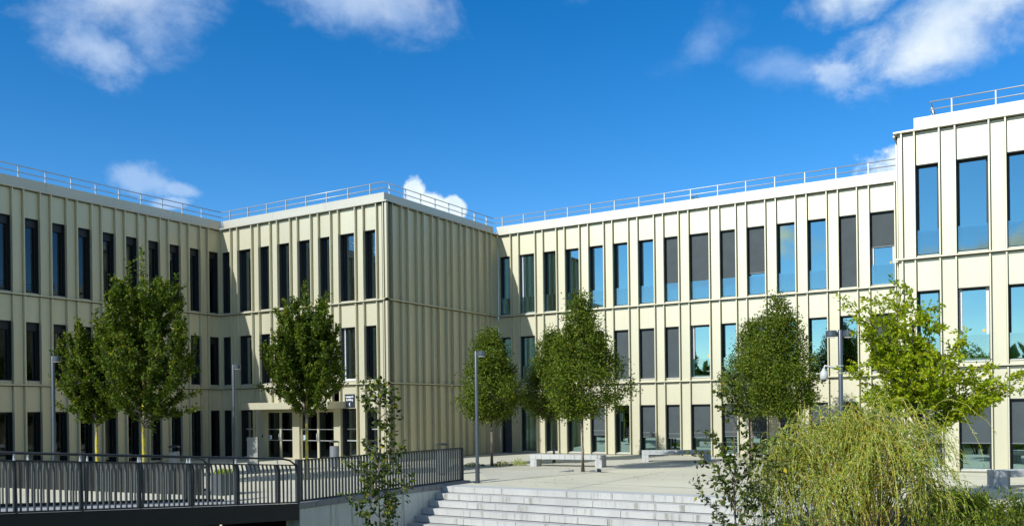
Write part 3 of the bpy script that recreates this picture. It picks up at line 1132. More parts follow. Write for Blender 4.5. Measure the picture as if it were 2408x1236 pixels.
def bar_fence(name, p0, p1, z0, z1, label, h=1.0, step=0.116, kink=0.0, ends=True, handrail=False, nposts=5):
    """upright flat bars between a base plate and a top rail, from p0 to p1 (x, y), feet at z0 and z1"""
    a, b = Vector((*p0, z0)), Vector((*p1, z1))
    L = (b - a).length
    d = (b - a).normalized()
    dh = Vector((d.x, d.y, 0)).normalized()
    s = Vector((-dh.y, dh.x, 0))          # sideways
    root = thing(name, (a + b) / 2, label, 'railing', 'metal bar railings by the bridge and stairs')
    hb = h - 0.13 if handrail else h
    m = MB()

    def bar(p, q, along, across):
        m.hexa([p - dh * along - s * across, p + dh * along - s * across, p + dh * along + s * across, p - dh * along + s * across,
                q - dh * along - s * across, q + dh * along - s * across, q + dh * along + s * across, q - dh * along + s * across])
    n = int(L / step)
    rr = random.Random(3)
    for i in range(1, n):
        p = a + d * (i * step)
        if kink:
            q = p + Vector((0, 0, hb * 0.84)) + s * rr.uniform(-0.004, 0.004)
            bar(p + Vector((0, 0, 0.03)), q, 0.007, 0.024)
            bar(q, p + Vector((0, 0, hb - 0.02)) + s * kink, 0.007, 0.024)
        else:
            bar(p + Vector((0, 0, 0.03)), p + Vector((0, 0, hb - 0.02)), 0.011, 0.030)
    m.build('bars', M_RAIL, root)
    m = MB()
    bar(a, a, 0, 0)
    m = MB()
    t = s * kink
    up = Vector((0, 0, 1))

    def rail(zc, hw, hh, off):
        c = []
        for zz in (-hh, hh):
            for q, sg_ in ((a, -1), (b, -1), (b, 1), (a, 1)):
                c.append(q + up * (zc + zz) + off + s * hw * sg_)
        m.hexa(c)
    rail(hb - 0.008, 0.035, 0.013, t)
    rail(0.018, 0.045, 0.014, Vector((0, 0, 0)))
    m.build('rails', M_RAILDARK, root)
    if ends:
        for p in (a, b):
            m = MB()
            m.hexa([p - dh * 0.03 - s * 0.045, p + dh * 0.03 - s * 0.045, p + dh * 0.03 + s * 0.045, p - dh * 0.03 + s * 0.045,
                    p - dh * 0.03 - s * 0.045 + up * h, p + dh * 0.03 - s * 0.045 + up * h, p + dh * 0.03 + s * 0.045 + up * h, p - dh * 0.03 + s * 0.045 + up * h])
            m.build('post', M_RAILDARK, root)
    if handrail:
        m = MB()
        pts = [a + up * h + t, b - d * 0.45 + up * h + t, b - d * 0.2 + up * (h - 0.03) + t, b - d * 0.02 + up * (hb - 0.02)]
        m.tube(pts, 0.021, 8)
        m.build('handrail', M_RAILDARK, root, smooth=True)
        for i in range(nposts):
            p = a + d * (L * (i + 0.5) / nposts)
            m = MB()
            c0, c1 = p + up * (hb - 0.03) + t, p + up * (h - 0.015) + t
            m.hexa([c0 - dh * 0.008 - s * 0.04, c0 + dh * 0.008 - s * 0.04, c0 + dh * 0.008 + s * 0.04, c0 - dh * 0.008 + s * 0.04,
                    c1 - dh * 0.008 - s * 0.012, c1 + dh * 0.008 - s * 0.012, c1 + dh * 0.008 + s * 0.012, c1 - dh * 0.008 + s * 0.012])
            m.build('bracket', M_GALV, root)
            m = MB()
            m.hexa([p - dh * 0.012 - s * 0.04, p + dh * 0.012 - s * 0.04, p + dh * 0.012 + s * 0.04, p - dh * 0.012 + s * 0.04] +
                   [v + up * hb for v in (p - dh * 0.012 - s * 0.04 + t, p + dh * 0.012 - s * 0.04 + t, p + dh * 0.012 + s * 0.04 + t, p - dh * 0.012 + s * 0.04 + t)])
            m.build('post', M_RAILDARK, root)
    return root


ZB1 = 0.95
YB1 = -24.5
bar_fence('bar_fence', (8.68, -13.8), (8.62, -7.07), G + 0.06, G + 0.06, 'dark steel bar fence on the concrete retaining wall beside the stairs', h=0.97)
bar_fence('bridge_railing', (8.93, YB1), (8.86, -14.0), ZB1, G + 0.06, 'near railing of the footbridge with kinked flat bars and raised handrail', h=1.0, kink=0.035, handrail=True, nposts=9)
bar_fence('bridge_railing', (6.55, YB1), (6.30, -14.4), ZB1, G + 0.06, 'far railing of the footbridge, its bars overlapping the nearer ones', h=1.0, kink=-0.035, handrail=True, nposts=8)
br = thing('footbridge', (7.7, -19, 0.2), 'dark steel footbridge with pale deck ramping up to the left', 'bridge')
m = MB()
m.hexa([(6.4, YB1, ZB1 - 0.13), (8.82, YB1, ZB1 - 0.13), (8.82, -14.0, G - 0.09), (6.4, -14.0, G - 0.09), (6.4, YB1, ZB1 - 0.03), (8.82, YB1, ZB1 - 0.03), (8.82, -14.0, G + 0.005), (6.4, -14.0, G + 0.005)])
m.build('deck', M_DECK, br)
for x, w in ((8.86, 0.12), (6.36, 0.12)):
    m = MB()
    m.hexa([(x - w / 2 + 0.025, YB1, ZB1 - 0.40), (x + w / 2, YB1, ZB1 - 0.40), (x + w / 2, -14.02, G - 0.32), (x - w / 2 + 0.025, -14.02, G - 0.32),
            (x - w / 2 + 0.025, YB1, ZB1 - 0.005), (x + w / 2, YB1, ZB1 - 0.005), (x + w / 2, -14.02, G + 0.05), (x - w / 2 + 0.025, -14.02, G + 0.05)])
    m.build('girder', M_GIRDER, br)
for k in range(4):
    y = -15.2 - 2.4 * k
    z = G + (ZB1 - G) * (-14 - y) / 10.5
    m = MB()
    m.box(6.43, 8.81, y - 0.06, y + 0.06, z - 0.33, z - 0.13)
    m.build('cross_beam', M_GIRDER, br)
for y in (-16.2, -20.5):
    m = MB()
    z = G + (ZB1 - G) * (-14 - y) / 10.5
    for x in (8.3, 6.9):
        m.tube([(7.6, y, LOW), (x, y + 0.05, z - 0.34)], 0.07, 8)
    m.box(6.5, 8.75, y - 0.08, y + 0.08, z - 0.40, z - 0.335)
    m.build('trestle', M_GIRDER, br)
m = MB()
m.box(6.3, 8.48, -14.0, -13.75, LOW, G - 0.1)
m.build('abutment', M_WALLC, br)

sc_ = thing('slatted_screen', (-0.6, -13.8, G), 'low dark slatted screen along the tree bed behind the footbridge railings', 'screen')
m = MB()
A0, A1 = Vector((-6.5, -14.6, G)), Vector((4.75, -13.25, G))
dv = (A1 - A0).normalized()
nv = Vector((-dv.y, dv.x, 0))
n_ = 92
for i in range(n_):
    p = A0 + (A1 - A0) * ((i + 0.5) / n_)
    h_ = 0.80
    w_ = 0.050
    m.hexa([p - dv * w_ - nv * .012, p + dv * w_ - nv * .012, p + dv * w_ + nv * .012, p - dv * w_ + nv * .012] + [q + Vector((0, 0, h_)) for q in (p - dv * w_ - nv * .012, p + dv * w_ - nv * .012, p + dv * w_ + nv * .012, p - dv * w_ + nv * .012)])
m.build('slats', M_SCREEN, sc_)
m = MB()
for z in (0.12, 0.70):
    m.hexa([A0 + nv * .013 + Vector((0, 0, z)), A1 + nv * .013 + Vector((0, 0, z)), A1 + nv * .05 + Vector((0, 0, z)), A0 + nv * .05 + Vector((0, 0, z)),
            A0 + nv * .013 + Vector((0, 0, z + .06)), A1 + nv * .013 + Vector((0, 0, z + .06)), A1 + nv * .05 + Vector((0, 0, z + .06)), A0 + nv * .05 + Vector((0, 0, z + .06))])
m.build('rails', M_GIRDER, sc_)

# ------------------------------------------------------------------ street furniture


def lamp(loc, label, heads=(1,), rz=0.0):
    h = 3.87
    r = thing('street_lamp', loc, label, 'lamp post', 'grey street lamps along the plaza', rz)
    L = Vector(loc)
    m = MB()
    m.lathe(loc, [(0.056, 0.0), (0.056, 0.005), (0.051, 0.55), (0.051, h - 0.02), (0.042, h)], 16)
    m.build('pole', M_POLE, r, smooth=False)
    for p in r.children[-1].data.polygons:
        p.use_smooth = abs(p.normal.z) < 0.6
    m = MB()
    m.lathe(loc, [(0.066, 0.0), (0.066, 0.56), (0.062, 0.57)], 16)
    m.lathe(loc, [(0.12, 0.0), (0.12, 0.012)], 16)
    m.build('base_sleeve', M_POLEBASE, r)
    for s in heads:
        m = MB()
        c = L + Vector((s * 0.20, 0, h - 0.17))
        m.lathe(c, [(0.115, 0.02), (0.122, 0.028), (0.122, 0.145), (0.112, 0.155)], 22)
        m.box(*sorted((L.x + s * 0.05, L.x + s * 0.085)), L.y - 0.03, L.y + 0.03, L.z + h - 0.15, L.z + h - 0.05)
        o = m.build('lamp_head', M_POLE, r)
        m = MB()
        m.lathe(c + Vector((0, 0, -0.006)), [(0.105, 0), (0.105, 0.0055)], 20)
        m.build('lens', M_SIGNWHITE, o)
    return r


lamp((9.23, -7.15, G), 'slim grey lamp post at the top of the stairs, by the bar fence end')
lamp((-1.36, -13.63, G), 'slim grey lamp post at far left in front of the shaded facade')
lamp((-1.13, -7.16, G), 'slim grey lamp post left of the entrance canopy beside the info panel')
lamp((19.45, -7.35, G), 'grey lamp post with two heads rising behind the willow', heads=(1, -1), rz=0.5)

cc = thing('security_camera', (19.45, -7.35, 3.15), 'white dome security camera on a bracket of the two-headed lamp post', 'camera')
m = MB()
R = Vector((0.853, 0.522, 0))
P0 = Vector((19.45, -7.35, 3.12))
for z in (-0.11, 0.06):
    m.lathe(P0 + Vector((0, 0, z)), [(0.066, 0), (0.066, 0.03)], 16)
m.build('clamp', M_GALV, cc)
m = MB()
m.tube([P0 - R * 0.06, P0 - R * 0.22 + Vector((0, 0, 0.05)), P0 - R * 0.36 + Vector((0, 0, 0.08)), P0 - R * 0.385 + Vector((0, 0, 0.0))], 0.024, 10)
m.build('bracket', M_CCTV, cc, smooth=True)
m = MB()
m.lathe(P0 - R * 0.385 + Vector((0, 0, -0.24)), [(0.068, 0.0), (0.088, 0.02), (0.09, 0.10), (0.08, 0.17), (0.035, 0.23), (0.03, 0.26)], 18)
hs = m.build('housing', M_CCTV, cc, smooth=True)
m = MB()
m.lathe(P0 - R * 0.385 + Vector((0, 0, -0.29)), [(0.02, 0.0), (0.05, 0.02), (0.06, 0.049)], 16)
m.build('dome', M_DARKOBJ, hs, smooth=True)


def bench(loc, length, rz, label, h=0.45, dep=0.5):
    r = thing('concrete_bench', loc, label, 'bench', 'long concrete benches on the plaza')
    dx = Vector((math.cos(rz), math.sin(rz), 0))
    dy = Vector((-math.sin(rz), math.cos(rz), 0))
    L = Vector(loc)

    def bx(m, a, b, c, d, z0, z1):
        pts = []
        for z in (z0, z1):
            for u, v in ((a, c), (b, c), (b, d), (a, d)):
                pts.append(L + dx * u + dy * v + Vector((0, 0, z)))
        m.hexa(pts)
    m = MB()
    bx(m, -length / 2, length / 2, -dep / 2, dep / 2, h - 0.17, h)
    m.build('seat', M_BENCH, r, bevel=0.012)
    for s in (-1, 1):
        m = MB()
        u0 = s * length / 2 - (0.26 if s > 0 else 0)
        bx(m, u0 + 0.002, u0 + 0.258, -dep / 2 + 0.003, dep / 2 - 0.003, 0, h - 0.172)
        m.build('leg', M_BENCH, r, bevel=0.008)
    return r


bench((8.30, 0.28, G), 2.85, 0.10, 'pale concrete bench behind the slender tree in front of the long facade')
bench((10.85, 4.7, G), 2.7, 0.42, 'pale concrete bench close to the facade with tree shadow across its front')
bench((23.4, -2.3, G), 2.9, 0.75, 'pale concrete bench at the right edge below the projecting block')


def bin_(loc, label, rz):
    r = thing('litter_bin', loc, label, 'litter bin', 'grey litter bins on the plaza', 0)
    L = Vector(loc)
    m = MB()
    m.lathe(loc, [(0.165, 0.06), (0.18, 0.075), (0.18, 0.83), (0.165, 0.85)], 22)
    m.build('drum', M_BIN, r)
    m = MB()
    m.lathe(loc, [(0.10, 0.0), (0.10, 0.058)], 14)
    m.lathe(L + Vector((0, 0, 0.80)), [(0.12, 0.0505), (0.15, 0.052)], 14)
    m.build('rim', M_DARKOBJ, r)
    m = MB()
    R_ = Vector((0.853, 0.522, 0))
    for s in (-1, 1):
        m.tube([L + R_ * 0.15 * s + Vector((0, 0, 0.70)), L + R_ * 0.17 * s + Vector((0, 0, 1.0))], 0.012, 6)
    m.lathe(L + Vector((0, 0, 0.99)), [(0.20, 0.0), (0.205, 0.012), (0.16, 0.05), (0.06, 0.07)], 18)
    m.build('hood', M_DARKOBJ, r)
    return r


bin_((-2.11, -8.93, G), 'grey litter bin with dark hood right of the yellow lichened tree trunk', 0)
bin_((0.51, -3.81, G), 'grey litter bin with dark hood just right of the entrance doors', 0)
bin_((1.74, -3.06, G), 'grey litter bin with dark hood near the corner of the gable, half behind leaves', 0)
bin_((6.34, -4.93, G), 'litter bin whose dark hood just shows over the right end of the bar fence', 0)

tt = thing('info_panel', (-0.58, -6.83, G), 'pale upright info panel standing between lamp post and entrance doors', 'panel')
m = MB()
R2 = Vector((0.93, 0.36, 0))
S2 = Vector((-0.36, 0.93, 0))
c = Vector((-0.58, -6.83, G))


def slab(m, c, r_, s_, w, d, z0, z1):
    m.hexa([c - r_ * w - s_ * d + Vector((0, 0, z0)), c + r_ * w - s_ * d + Vector((0, 0, z0)), c + r_ * w + s_ * d + Vector((0, 0, z0)), c - r_ * w + s_ * d + Vector((0, 0, z0)),
            c - r_ * w - s_ * d + Vector((0, 0, z1)), c + r_ * w - s_ * d + Vector((0, 0, z1)), c + r_ * w + s_ * d + Vector((0, 0, z1)), c - r_ * w + s_ * d + Vector((0, 0, z1))])


slab(m, c, R2, S2, 0.20, 0.012, 0.02, 1.28)
m.build('panel_face', M_TOTEM, tt, bevel=0.003)
m = MB()
slab(m, c + S2 * 0.066, R2, S2, 0.19, 0.05, 0.0, 1.26)
m.build('panel_back', M_DARKOBJ, tt, bevel=0.004)

# furniture seen behind the ground floor glass
for (x, y, w, h, lab) in ((21.75, 3.0, 0.5, 0.62, 'white cabinet behind the ground floor glass of the end block, left of the white pier'),
                          (22.98, 3.0, 0.5, 0.62, 'white cabinet behind the ground floor glass at the right edge of the photo'),
                          (7.95, 9.5, 0.45, 0.55, 'white cabinet behind the glass above the second concrete bench')):
    r = thing('storage_cabinet', (x, y, G + 0.02), lab, 'cabinet', 'white cabinets behind the ground floor glass')
    m = MB()
    m.box(x - w / 2, x + w / 2, y, y + 0.4, G + 0.02, G + h)
    m.build('body', M_WHITE, r, bevel=0.006)
    m = MB()
    m.box(x - w / 2 - 0.06, x - w / 2 - 0.02, y - 0.05, y + 0.45, G + 0.02, G + h + 0.22)
    m.box(x - w / 2 - 0.019, x + w / 2 + 0.1, y - 0.05, y + 0.45, G + h + 0.16, G + h + 0.22)
    m.build('desk_frame', M_WHITE, r)
    m = MB()
    m.box(x - 0.1, x + 0.2, y + 0.05, y + 0.3, G + h + 0.221, G + h + 0.27)
    m.build('papers', M_SIGNWHITE, r)

# ------------------------------------------------------------------ plants


def unit(v):
    return v / (np.linalg.norm(v, axis=-1, keepdims=True) + 1e-9)


def leaf_quads(pts, dirs, length, width, rs, flat=0.0, face=None, fk=0.5):
    """rhombic leaves at pts pointing along dirs; flat tips the blades towards level"""
    n = len(pts)
    L = length * rs.uniform(0.7, 1.25, (n, 1))
    Wd = width * rs.uniform(0.75, 1.2, (n, 1))
    d = unit(dirs)
    rnd = unit(rs.normal(size=(n, 3)))
    up = np.tile(np.array([[0, 0, 1.0]]), (n, 1))
    nrm = unit(rnd * (1 - flat) + up * flat)
    if face is not None:
        nrm = unit(rnd * (1 - fk) + unit(face) * fk)
    side = unit(np.cross(d, nrm))
    base = pts
    tip = pts + d * L
    mid = pts + d * L * 0.45
    n2 = np.cross(side, d)
    l = mid + side * Wd * 0.5 + n2 * Wd * 0.12
    r = mid - side * Wd * 0.5 + n2 * Wd * 0.12
    v = np.stack([base, l, tip, r], axis=1).reshape(-1, 3)
    q = np.arange(4 * n).reshape(-1, 4)
    return v, q


def curve_pts(p0, d0, d1, length, n, rs, wob=0.03):
    """polyline starting along d0 and turning to d1"""
    p = np.array(p0, float)
    out = [p.copy()]
    for i in range(n):
        t = (i + 0.5) / n
        d = np.array(d0) * (1 - t) + np.array(d1) * t
        d = d / np.linalg.norm(d) + rs.normal(size=3) * wob
        p = p + d * length / n
        out.append(p.copy())
    return np.array(out)


def sample(poly, k, rs, lo=0.0, hi=1.0):
    t = rs.uniform(lo, hi, k) * (len(poly) - 1)
    i = np.minimum(t.astype(int), len(poly) - 2)
    f = (t - i)[:, None]
    return poly[i] * (1 - f) + poly[i + 1] * f, unit(poly[i + 1] - poly[i])


def bare_trunk(m, loc, h, r0, r1, rs, wob=0.03):
    pts = [np.array(loc, float)]
    n = 7
    for i in range(1, n + 1):
        pts.append(np.array([loc[0] + rs.normal() * wob * i / n, loc[1] + rs.normal() * wob * i / n, loc[2] + h * i / n]))
    m.tube(pts, [r0 * 1.25] + [r0 + (r1 - r0) * i / n for i in range(1, n + 1)], 9)
    return np.array(pts)


def hornbeam(loc, H, clear, R, seed, label, lichen=True, arms=()):
    """upswept crown: limbs leave the trunk and turn up, each closely clothed in leaves, tips standing free"""
    rs = np.random.RandomState(seed)
    root = thing('hornbeam_tree', loc, label, 'tree', 'hornbeam trees with upswept limbs on the left plaza')
    m = MB()
    tr = bare_trunk(m, loc, H * 0.80, 0.062, 0.015, rs)
    m.build('trunk', M_LICHEN if lichen else M_BARK, root, smooth=True)
    lm = MB()
    P, Dd = [], []
    TP, TD = [], []
    nl = 58
    lines = []
    Hm = H * 0.93
    for i in range(nl):
        t = (i + 0.3) / nl
        z = clear + (Hm * 0.80 - clear) * t
        az = i * 2.39996 + rs.uniform(-0.3, 0.3)
        rad = R * (1.02 - 0.90 * t) * rs.uniform(0.82, 1.06)
        rise = (H - clear) * (0.27 - 0.06 * t) * rs.uniform(0.55, 1.55)
        rise = min(rise, (Hm - z) * 1.0)
        base = np.array([loc[0], loc[1], loc[2] + z])
        out = np.array([math.cos(az), math.sin(az), 0])
        ln = math.hypot(rad, rise)
        d0 = out * 1.0 + np.array([0, 0, 0.42])
        d1 = out * 0.30 + np.array([0, 0, 1.0])
        pl = curve_pts(base, d0, d1, ln * 1.05, 7, rs, 0.05)
        lines.append((pl, 1.0))
    # free standing upright shoots round the crown, then three leaders
    for k in range(17):
        az = k * 2.39996 + rs.uniform(-0.4, 0.4)
        t = (k + 0.5) / 17
        rad = R * (0.95 - 0.62 * t)
        b0 = np.array([loc[0] + rad * math.cos(az), loc[1] + rad * math.sin(az), loc[2] + clear + 0.35 + (Hm * 0.80 - clear) * (0.15 + 0.8 * t)])
        ln = min(rs.uniform(0.75, 1.35), (loc[2] + H * 0.96 - b0[2]))
        lm.tube([np.array([loc[0], loc[1], max(loc[2] + clear, b0[2] - 0.9)]), b0 * 0.6 + np.array([loc[0], loc[1], b0[2] - 0.6]) * 0.4, b0], [0.014, 0.011, 0.008], 5)
        if ln > 0.25:
            lines.append((curve_pts(b0, np.array([math.cos(az) * .45, math.sin(az) * .45, 1]), np.array([math.cos(az) * .05, math.sin(az) * .05, 1]), ln, 5, rs, 0.03), 1.5))
    for k in range(3):
        az = rs.uniform(0, 6.28)
        o_ = (0.0, 0.30, 0.5)[k] * R * 0.8
        b0 = np.array([loc[0], loc[1], loc[2] + H * 0.55])
        top = np.array([loc[0] + o_ * math.cos(az), loc[1] + o_ * math.sin(az), loc[2] + H * (1.0, 0.95, 0.88)[k]])
        mid = np.array([top[0], top[1], b0[2] + 0.35 * (top[2] - b0[2])])
        tt3 = np.linspace(0, 1, 7)[:, None]
        lines.append((b0 * (1 - tt3) ** 2 + 2 * mid * tt3 * (1 - tt3) + top * tt3 ** 2, 4.5))
    for (z, az, ln, el0, el1) in arms:
        pl = curve_pts(np.array([loc[0], loc[1], loc[2] + z]), np.array([math.cos(az), math.sin(az), el0]), np.array([math.cos(az), math.sin(az), el1]), ln, 7, rs, 0.03)
        lines.append((pl, 2.2))
    for pl, dens in lines:
        lm.tube(pl, [0.016 - 0.011 * k / (len(pl) - 1) for k in range(len(pl))], 5)
        q, d = sample(pl, int(70 * dens), rs, 0.12, 1.0)
        P.append(q + rs.normal(size=q.shape) * (0.035 if dens == 1.0 else 0.055))
        Dd.append(d * 0.5 + rs.normal(size=q.shape) * 0.7)
        q, d = sample(pl, 40, rs, 0.74, 1.02)
        TP.append(q + rs.normal(size=q.shape) * 0.022)
        TD.append(d * 0.7 + rs.normal(size=q.shape) * 0.6)
        for s in range(14 if dens == 1.0 else 6):
            b, d = sample(pl, 1, rs, 0.12, 0.94 if dens == 1.0 else 0.6)
            dd = unit(d[0] * 0.8 + rs.normal(size=3) * 0.62 + np.array([0, 0, 0.25]))
            tw = curve_pts(b[0], dd, dd + np.array([0, 0, 0.45]), rs.uniform(0.12, 0.40), 3, rs, 0.06)
            q, d2 = sample(tw, 32, rs, 0.0, 1.05)
            P.append(q + rs.normal(size=q.shape) * 0.035)
            Dd.append(d2 * 0.6 + rs.normal(size=q.shape) * 0.7)
    lm.build('limbs', M_BARKDARK, root, fix=False)
    P, Dd = np.concatenate(P), np.concatenate(Dd)
    FN = P - np.array([loc[0], loc[1], 0])
    FN[:, 2] = 0.6
    v, q = leaf_quads(P, Dd, 0.092, 0.060, rs, 0.25, FN, 0.40)
    np_mesh('foliage', v, q, M_LEAF_HORN, root)
    TP, TD = np.concatenate(TP), np.concatenate(TD)
    v, q = leaf_quads(TP, TD, 0.082, 0.048, rs, 0.1)
    np_mesh('young_shoots', v, q, M_LEAF_HORNTIP, root)
    return root


def pear(loc, H, clear, R, seed, label, widest=0.25, nclump=300, leaf=0.084):
    """dense cone-like crown of many small leaf clumps with an uneven outline"""
    rs = np.random.RandomState(seed)
    root = thing('pear_tree', loc, label, 'tree', 'dense young street trees before the long facade')
    m = MB()
    bare_trunk(m, loc, H * 0.86, 0.058, 0.012, rs, 0.05)
    m.build('trunk', M_BARK, root, smooth=True)
    lm = MB()
    P, Dd, FN = [], [], []
    lob = [(rs.uniform(0, 6.28), rs.uniform(0.05, 0.8), rs.uniform(-0.35, 0.45)) for _ in range(16)]

    def prof(t, az):
        if t < widest:
            r = 0.42 + 0.58 * math.sin(math.pi / 2 * t / widest)
        else:
            r = (1 - ((t - widest) / (1 - widest))) ** 0.80
        k = 1.0
        for a, tt_, s in lob:
            da = math.cos(az - a)
            if da > 0.5 and abs(t - tt_) < 0.16:
                k += s * (da - 0.5) * (1 - abs(t - tt_) / 0.16) * 1.6
        return R * r * k
    for i in range(int(nclump * 1.05)):
        t = rs.beta(1.25, 1.75)
        az = rs.uniform(0, 6.283)
        rr = prof(t, az) * (rs.uniform(0.12, 1.0) ** 0.42) * rs.uniform(0.86, 1.06)
        c = np.array([loc[0] + rr * math.cos(az), loc[1] + rr * math.sin(az), loc[2] + clear + (H - clear) * t + rs.normal() * 0.04])
        if i % 4 == 0:
            zb = max(clear * 0.98, clear + (H - clear) * t - rr * 0.75)
            b = np.array([loc[0], loc[1], loc[2] + zb])
            lm.tube([b, b * 0.45 + c * 0.55 + np.array([0, 0, -0.04]), c], [0.014, 0.009, 0.004], 5)
        n = rs.randint(56, 96)
        sp = 0.10 + 0.075 * rs.rand()
        q = c + rs.normal(size=(n, 3)) * np.array([sp, sp, sp * 0.9])
        P.append(q)
        Dd.append((q - c) * 4 + rs.normal(size=(n, 3)) * 0.5)
        FN.append(unit(q - c) + np.array([0.5 * math.cos(az), 0.5 * math.sin(az), 0.55]))
    # leader and stray twigs
    for k in range(34):
        t = rs.uniform(0.05, 0.97)
        az = rs.uniform(0, 6.28)
        rr = prof(min(t, 0.98), az) * 0.9
        b = np.array([loc[0] + rr * math.cos(az), loc[1] + rr * math.sin(az), loc[2] + clear + (H - clear) * t])
        tw = curve_pts(b, np.array([math.cos(az), math.sin(az), 0.6]), np.array([math.cos(az) * .4, math.sin(az) * .4, 1]), rs.uniform(0.2, 0.48), 3, rs, 0.05)
        lm.tube([np.array([loc[0], loc[1], max(loc[2] + clear, b[2] - rr * 0.7)]), b], [0.008, 0.005], 4)
        lm.tube(tw, [0.005, 0.004, 0.003, 0.002], 4)
        q, d = sample(tw, 16, rs)
        P.append(q + rs.normal(size=q.shape) * 0.03)
        Dd.append(d + rs.normal(size=q.shape) * 0.6)
        FN.append(np.tile(np.array([math.cos(az), math.sin(az), 0.6]), (len(q), 1)))
    lm.build('limbs', M_BARKDARK, root, fix=False)
    P, Dd, FN = np.concatenate(P), np.concatenate(Dd), np.concatenate(FN)
    v, q = leaf_quads(P, Dd, leaf, leaf * 0.68, rs, 0.25, FN, 0.55)
    np_mesh('foliage', v, q, M_LEAF_PEAR, root)
    return root


hornbeam((-2.5, -11.52, G), 5.5, 1.75, 1.08, 11, 'hornbeam with whitish trunk and low drooping side limb beside the left lamp post',
         arms=((1.9, math.pi + 0.4, 1.65, 0.42, 0.45), (2.35, math.pi + 0.6, 1.75, 0.65, 0.75), (2.1, math.pi + 0.7, 1.5, 0.8, 0.8)))
hornbeam((0.9, -12.25, G), 6.95, 1.7, 1.5, 12, 'tallest hornbeam, dark broad crown over a yellow lichened trunk', arms=((1.95, 0.45, 1.75, 0.15, 0.32), (2.4, 0.6, 1.9, 0.55, 0.9), (3.0, 0.5, 2.0, 0.8, 1.6), (2.2, 0.7, 1.7, 0.4, 0.35)))
hornbeam((3.23, -8.01, G), 6.3, 1.9, 1.15, 13, 'hornbeam with yellowing top in front of the entrance canopy', arms=((2.3, math.pi + 0.5, 1.75, 0.5, 0.45), (3.0, 0.5, 1.7, 0.9, 1.8), (2.6, 0.6, 1.5, 0.8, 1.4)))
pear((5.42, -0.46, G), 5.25, 1.85, 1.25, 21, 'dense young tree behind the lamp post in front of the shaded gable corner')
pear((6.63, 2.27, G), 5.35, 1.85, 1.15, 22, 'young tree partly hidden behind the slender tree by the first bench', nclump=240)
pear((10.01, -1.87, G), 5.95, 1.95, 1.33, 23, 'slender pointed tree with bare trunk standing before the first bench', nclump=330)
pear((15.27, 3.46, G), 6.1, 1.9, 1.42, 24, 'tall dense dark tree beside the two-headed lamp post, its trunk behind the willow', nclump=340, widest=0.3)
pear((13.25, 6.9, G), 5.7, 1.9, 1.1, 25, 'smaller tree touching the left side of the tall dark tree near the facade', nclump=220)

# yellow-green open crowned tree right
rs = np.random.RandomState(31)
yl = (21.25, -8.75, -0.05)
yt = thing('honey_locust_tree', yl, 'open crowned yellow-green tree in front of the projecting block', 'tree')
m = MB()
tr = curve_pts(yl, np.array([0.02, 0, 1]), np.array([-0.06, 0.02, 1]), 4.0, 9, rs, 0.02)
m.tube(tr, [0.085 - 0.065 * k / 9 for k in range(10)], 9)
m.build('trunk', M_BARKDARK, yt, smooth=True)
tips = [(20.05, -9.5, 4.40), (20.45, -9.1, 4.55), (20.95, -9.0, 4.72), (20.62, -9.2, 3.95), (20.22, -9.5, 3.80), (20.02, -9.2, 2.95), (21.45, -8.5, 4.40), (21.55, -8.9, 3.95),
        (22.05, -8.1, 3.75), (22.45, -7.9, 3.15), (23.05, -7.5, 2.60), (22.95, -8.0, 2.85), (21.85, -8.5, 2.05), (20.5, -9.3, 2.40), (22.25, -8.0, 2.25), (21.1, -7.8, 3.6),
        (21.0, -9.6, 3.2), (21.6, -9.5, 2.9), (20.3, -8.5, 3.3), (22.0, -7.4, 3.0), (20.45, -9.5, 4.0), (22.5, -8.6, 2.4), (21.9, -9.2, 3.3), (20.8, -8.2, 2.6), (20.75, -8.6, 4.5), (21.2, -9.2, 4.2), (20.9, -8.4, 3.5), (21.5, -8.2, 3.2), (20.6, -8.9, 3.4), (20.4, -8.8, 2.7), (22.6, -8.1, 2.75), (21.3, -8.8, 2.7)]
lm = MB()
P, Dd = [], []
for i, tp in enumerate(tips):
    tp = np.array(tp)
    zb = min(3.7, max(1.75, yl[2] + (tp[2] - yl[2]) * 0.60 - 0.25))
    f = (zb - yl[2]) / 4.0 * 9
    k = int(min(8, f))
    b = tr[k] * (1 - (f - k)) + tr[k + 1] * (f - k)
    mid = b * 0.5 + tp * 0.5 + np.array([0, 0, 0.12]) + rs.normal(size=3) * 0.05
    t = np.linspace(0, 1, 7)[:, None]
    pl = b * (1 - t) ** 2 + 2 * mid * t * (1 - t) + tp * t ** 2 + rs.normal(size=(7, 3)) * 0.02
    lm.tube(pl, [0.019 - 0.015 * j / 6 for j in range(7)], 6)
    q, d = sample(pl, 60, rs, 0.35, 1.0)
    P.append(q + rs.normal(size=q.shape) * 0.06)
    Dd.append(d + rs.normal(size=q.shape) * 0.8)
    for s in range(19):
        bb, d = sample(pl, 1, rs, 0.34, 1.0)
        dd = unit(d[0] * 0.6 + rs.normal(size=3) * np.array([0.9, 0.9, 0.35]))
        tw = curve_pts(bb[0], dd, dd + np.array([0, 0, -0.2]), rs.uniform(0.14, 0.42), 3, rs, 0.08)
        lm.tube(tw, [0.006, 0.005, 0.004, 0.002], 4)
        q, d2 = sample(tw, 22, rs, 0.1, 1.1)
        P.append(q + rs.normal(size=q.shape) * 0.035)
        Dd.append(d2 + rs.normal(size=q.shape) * 0.7)
lm.build('limbs', M_BARKDARK, yt, fix=False)
v, q = leaf_quads(np.concatenate(P), np.concatenate(Dd), 0.098, 0.047, rs, 0.15)
np_mesh('foliage', v, q, M_LEAF_OAK, yt)

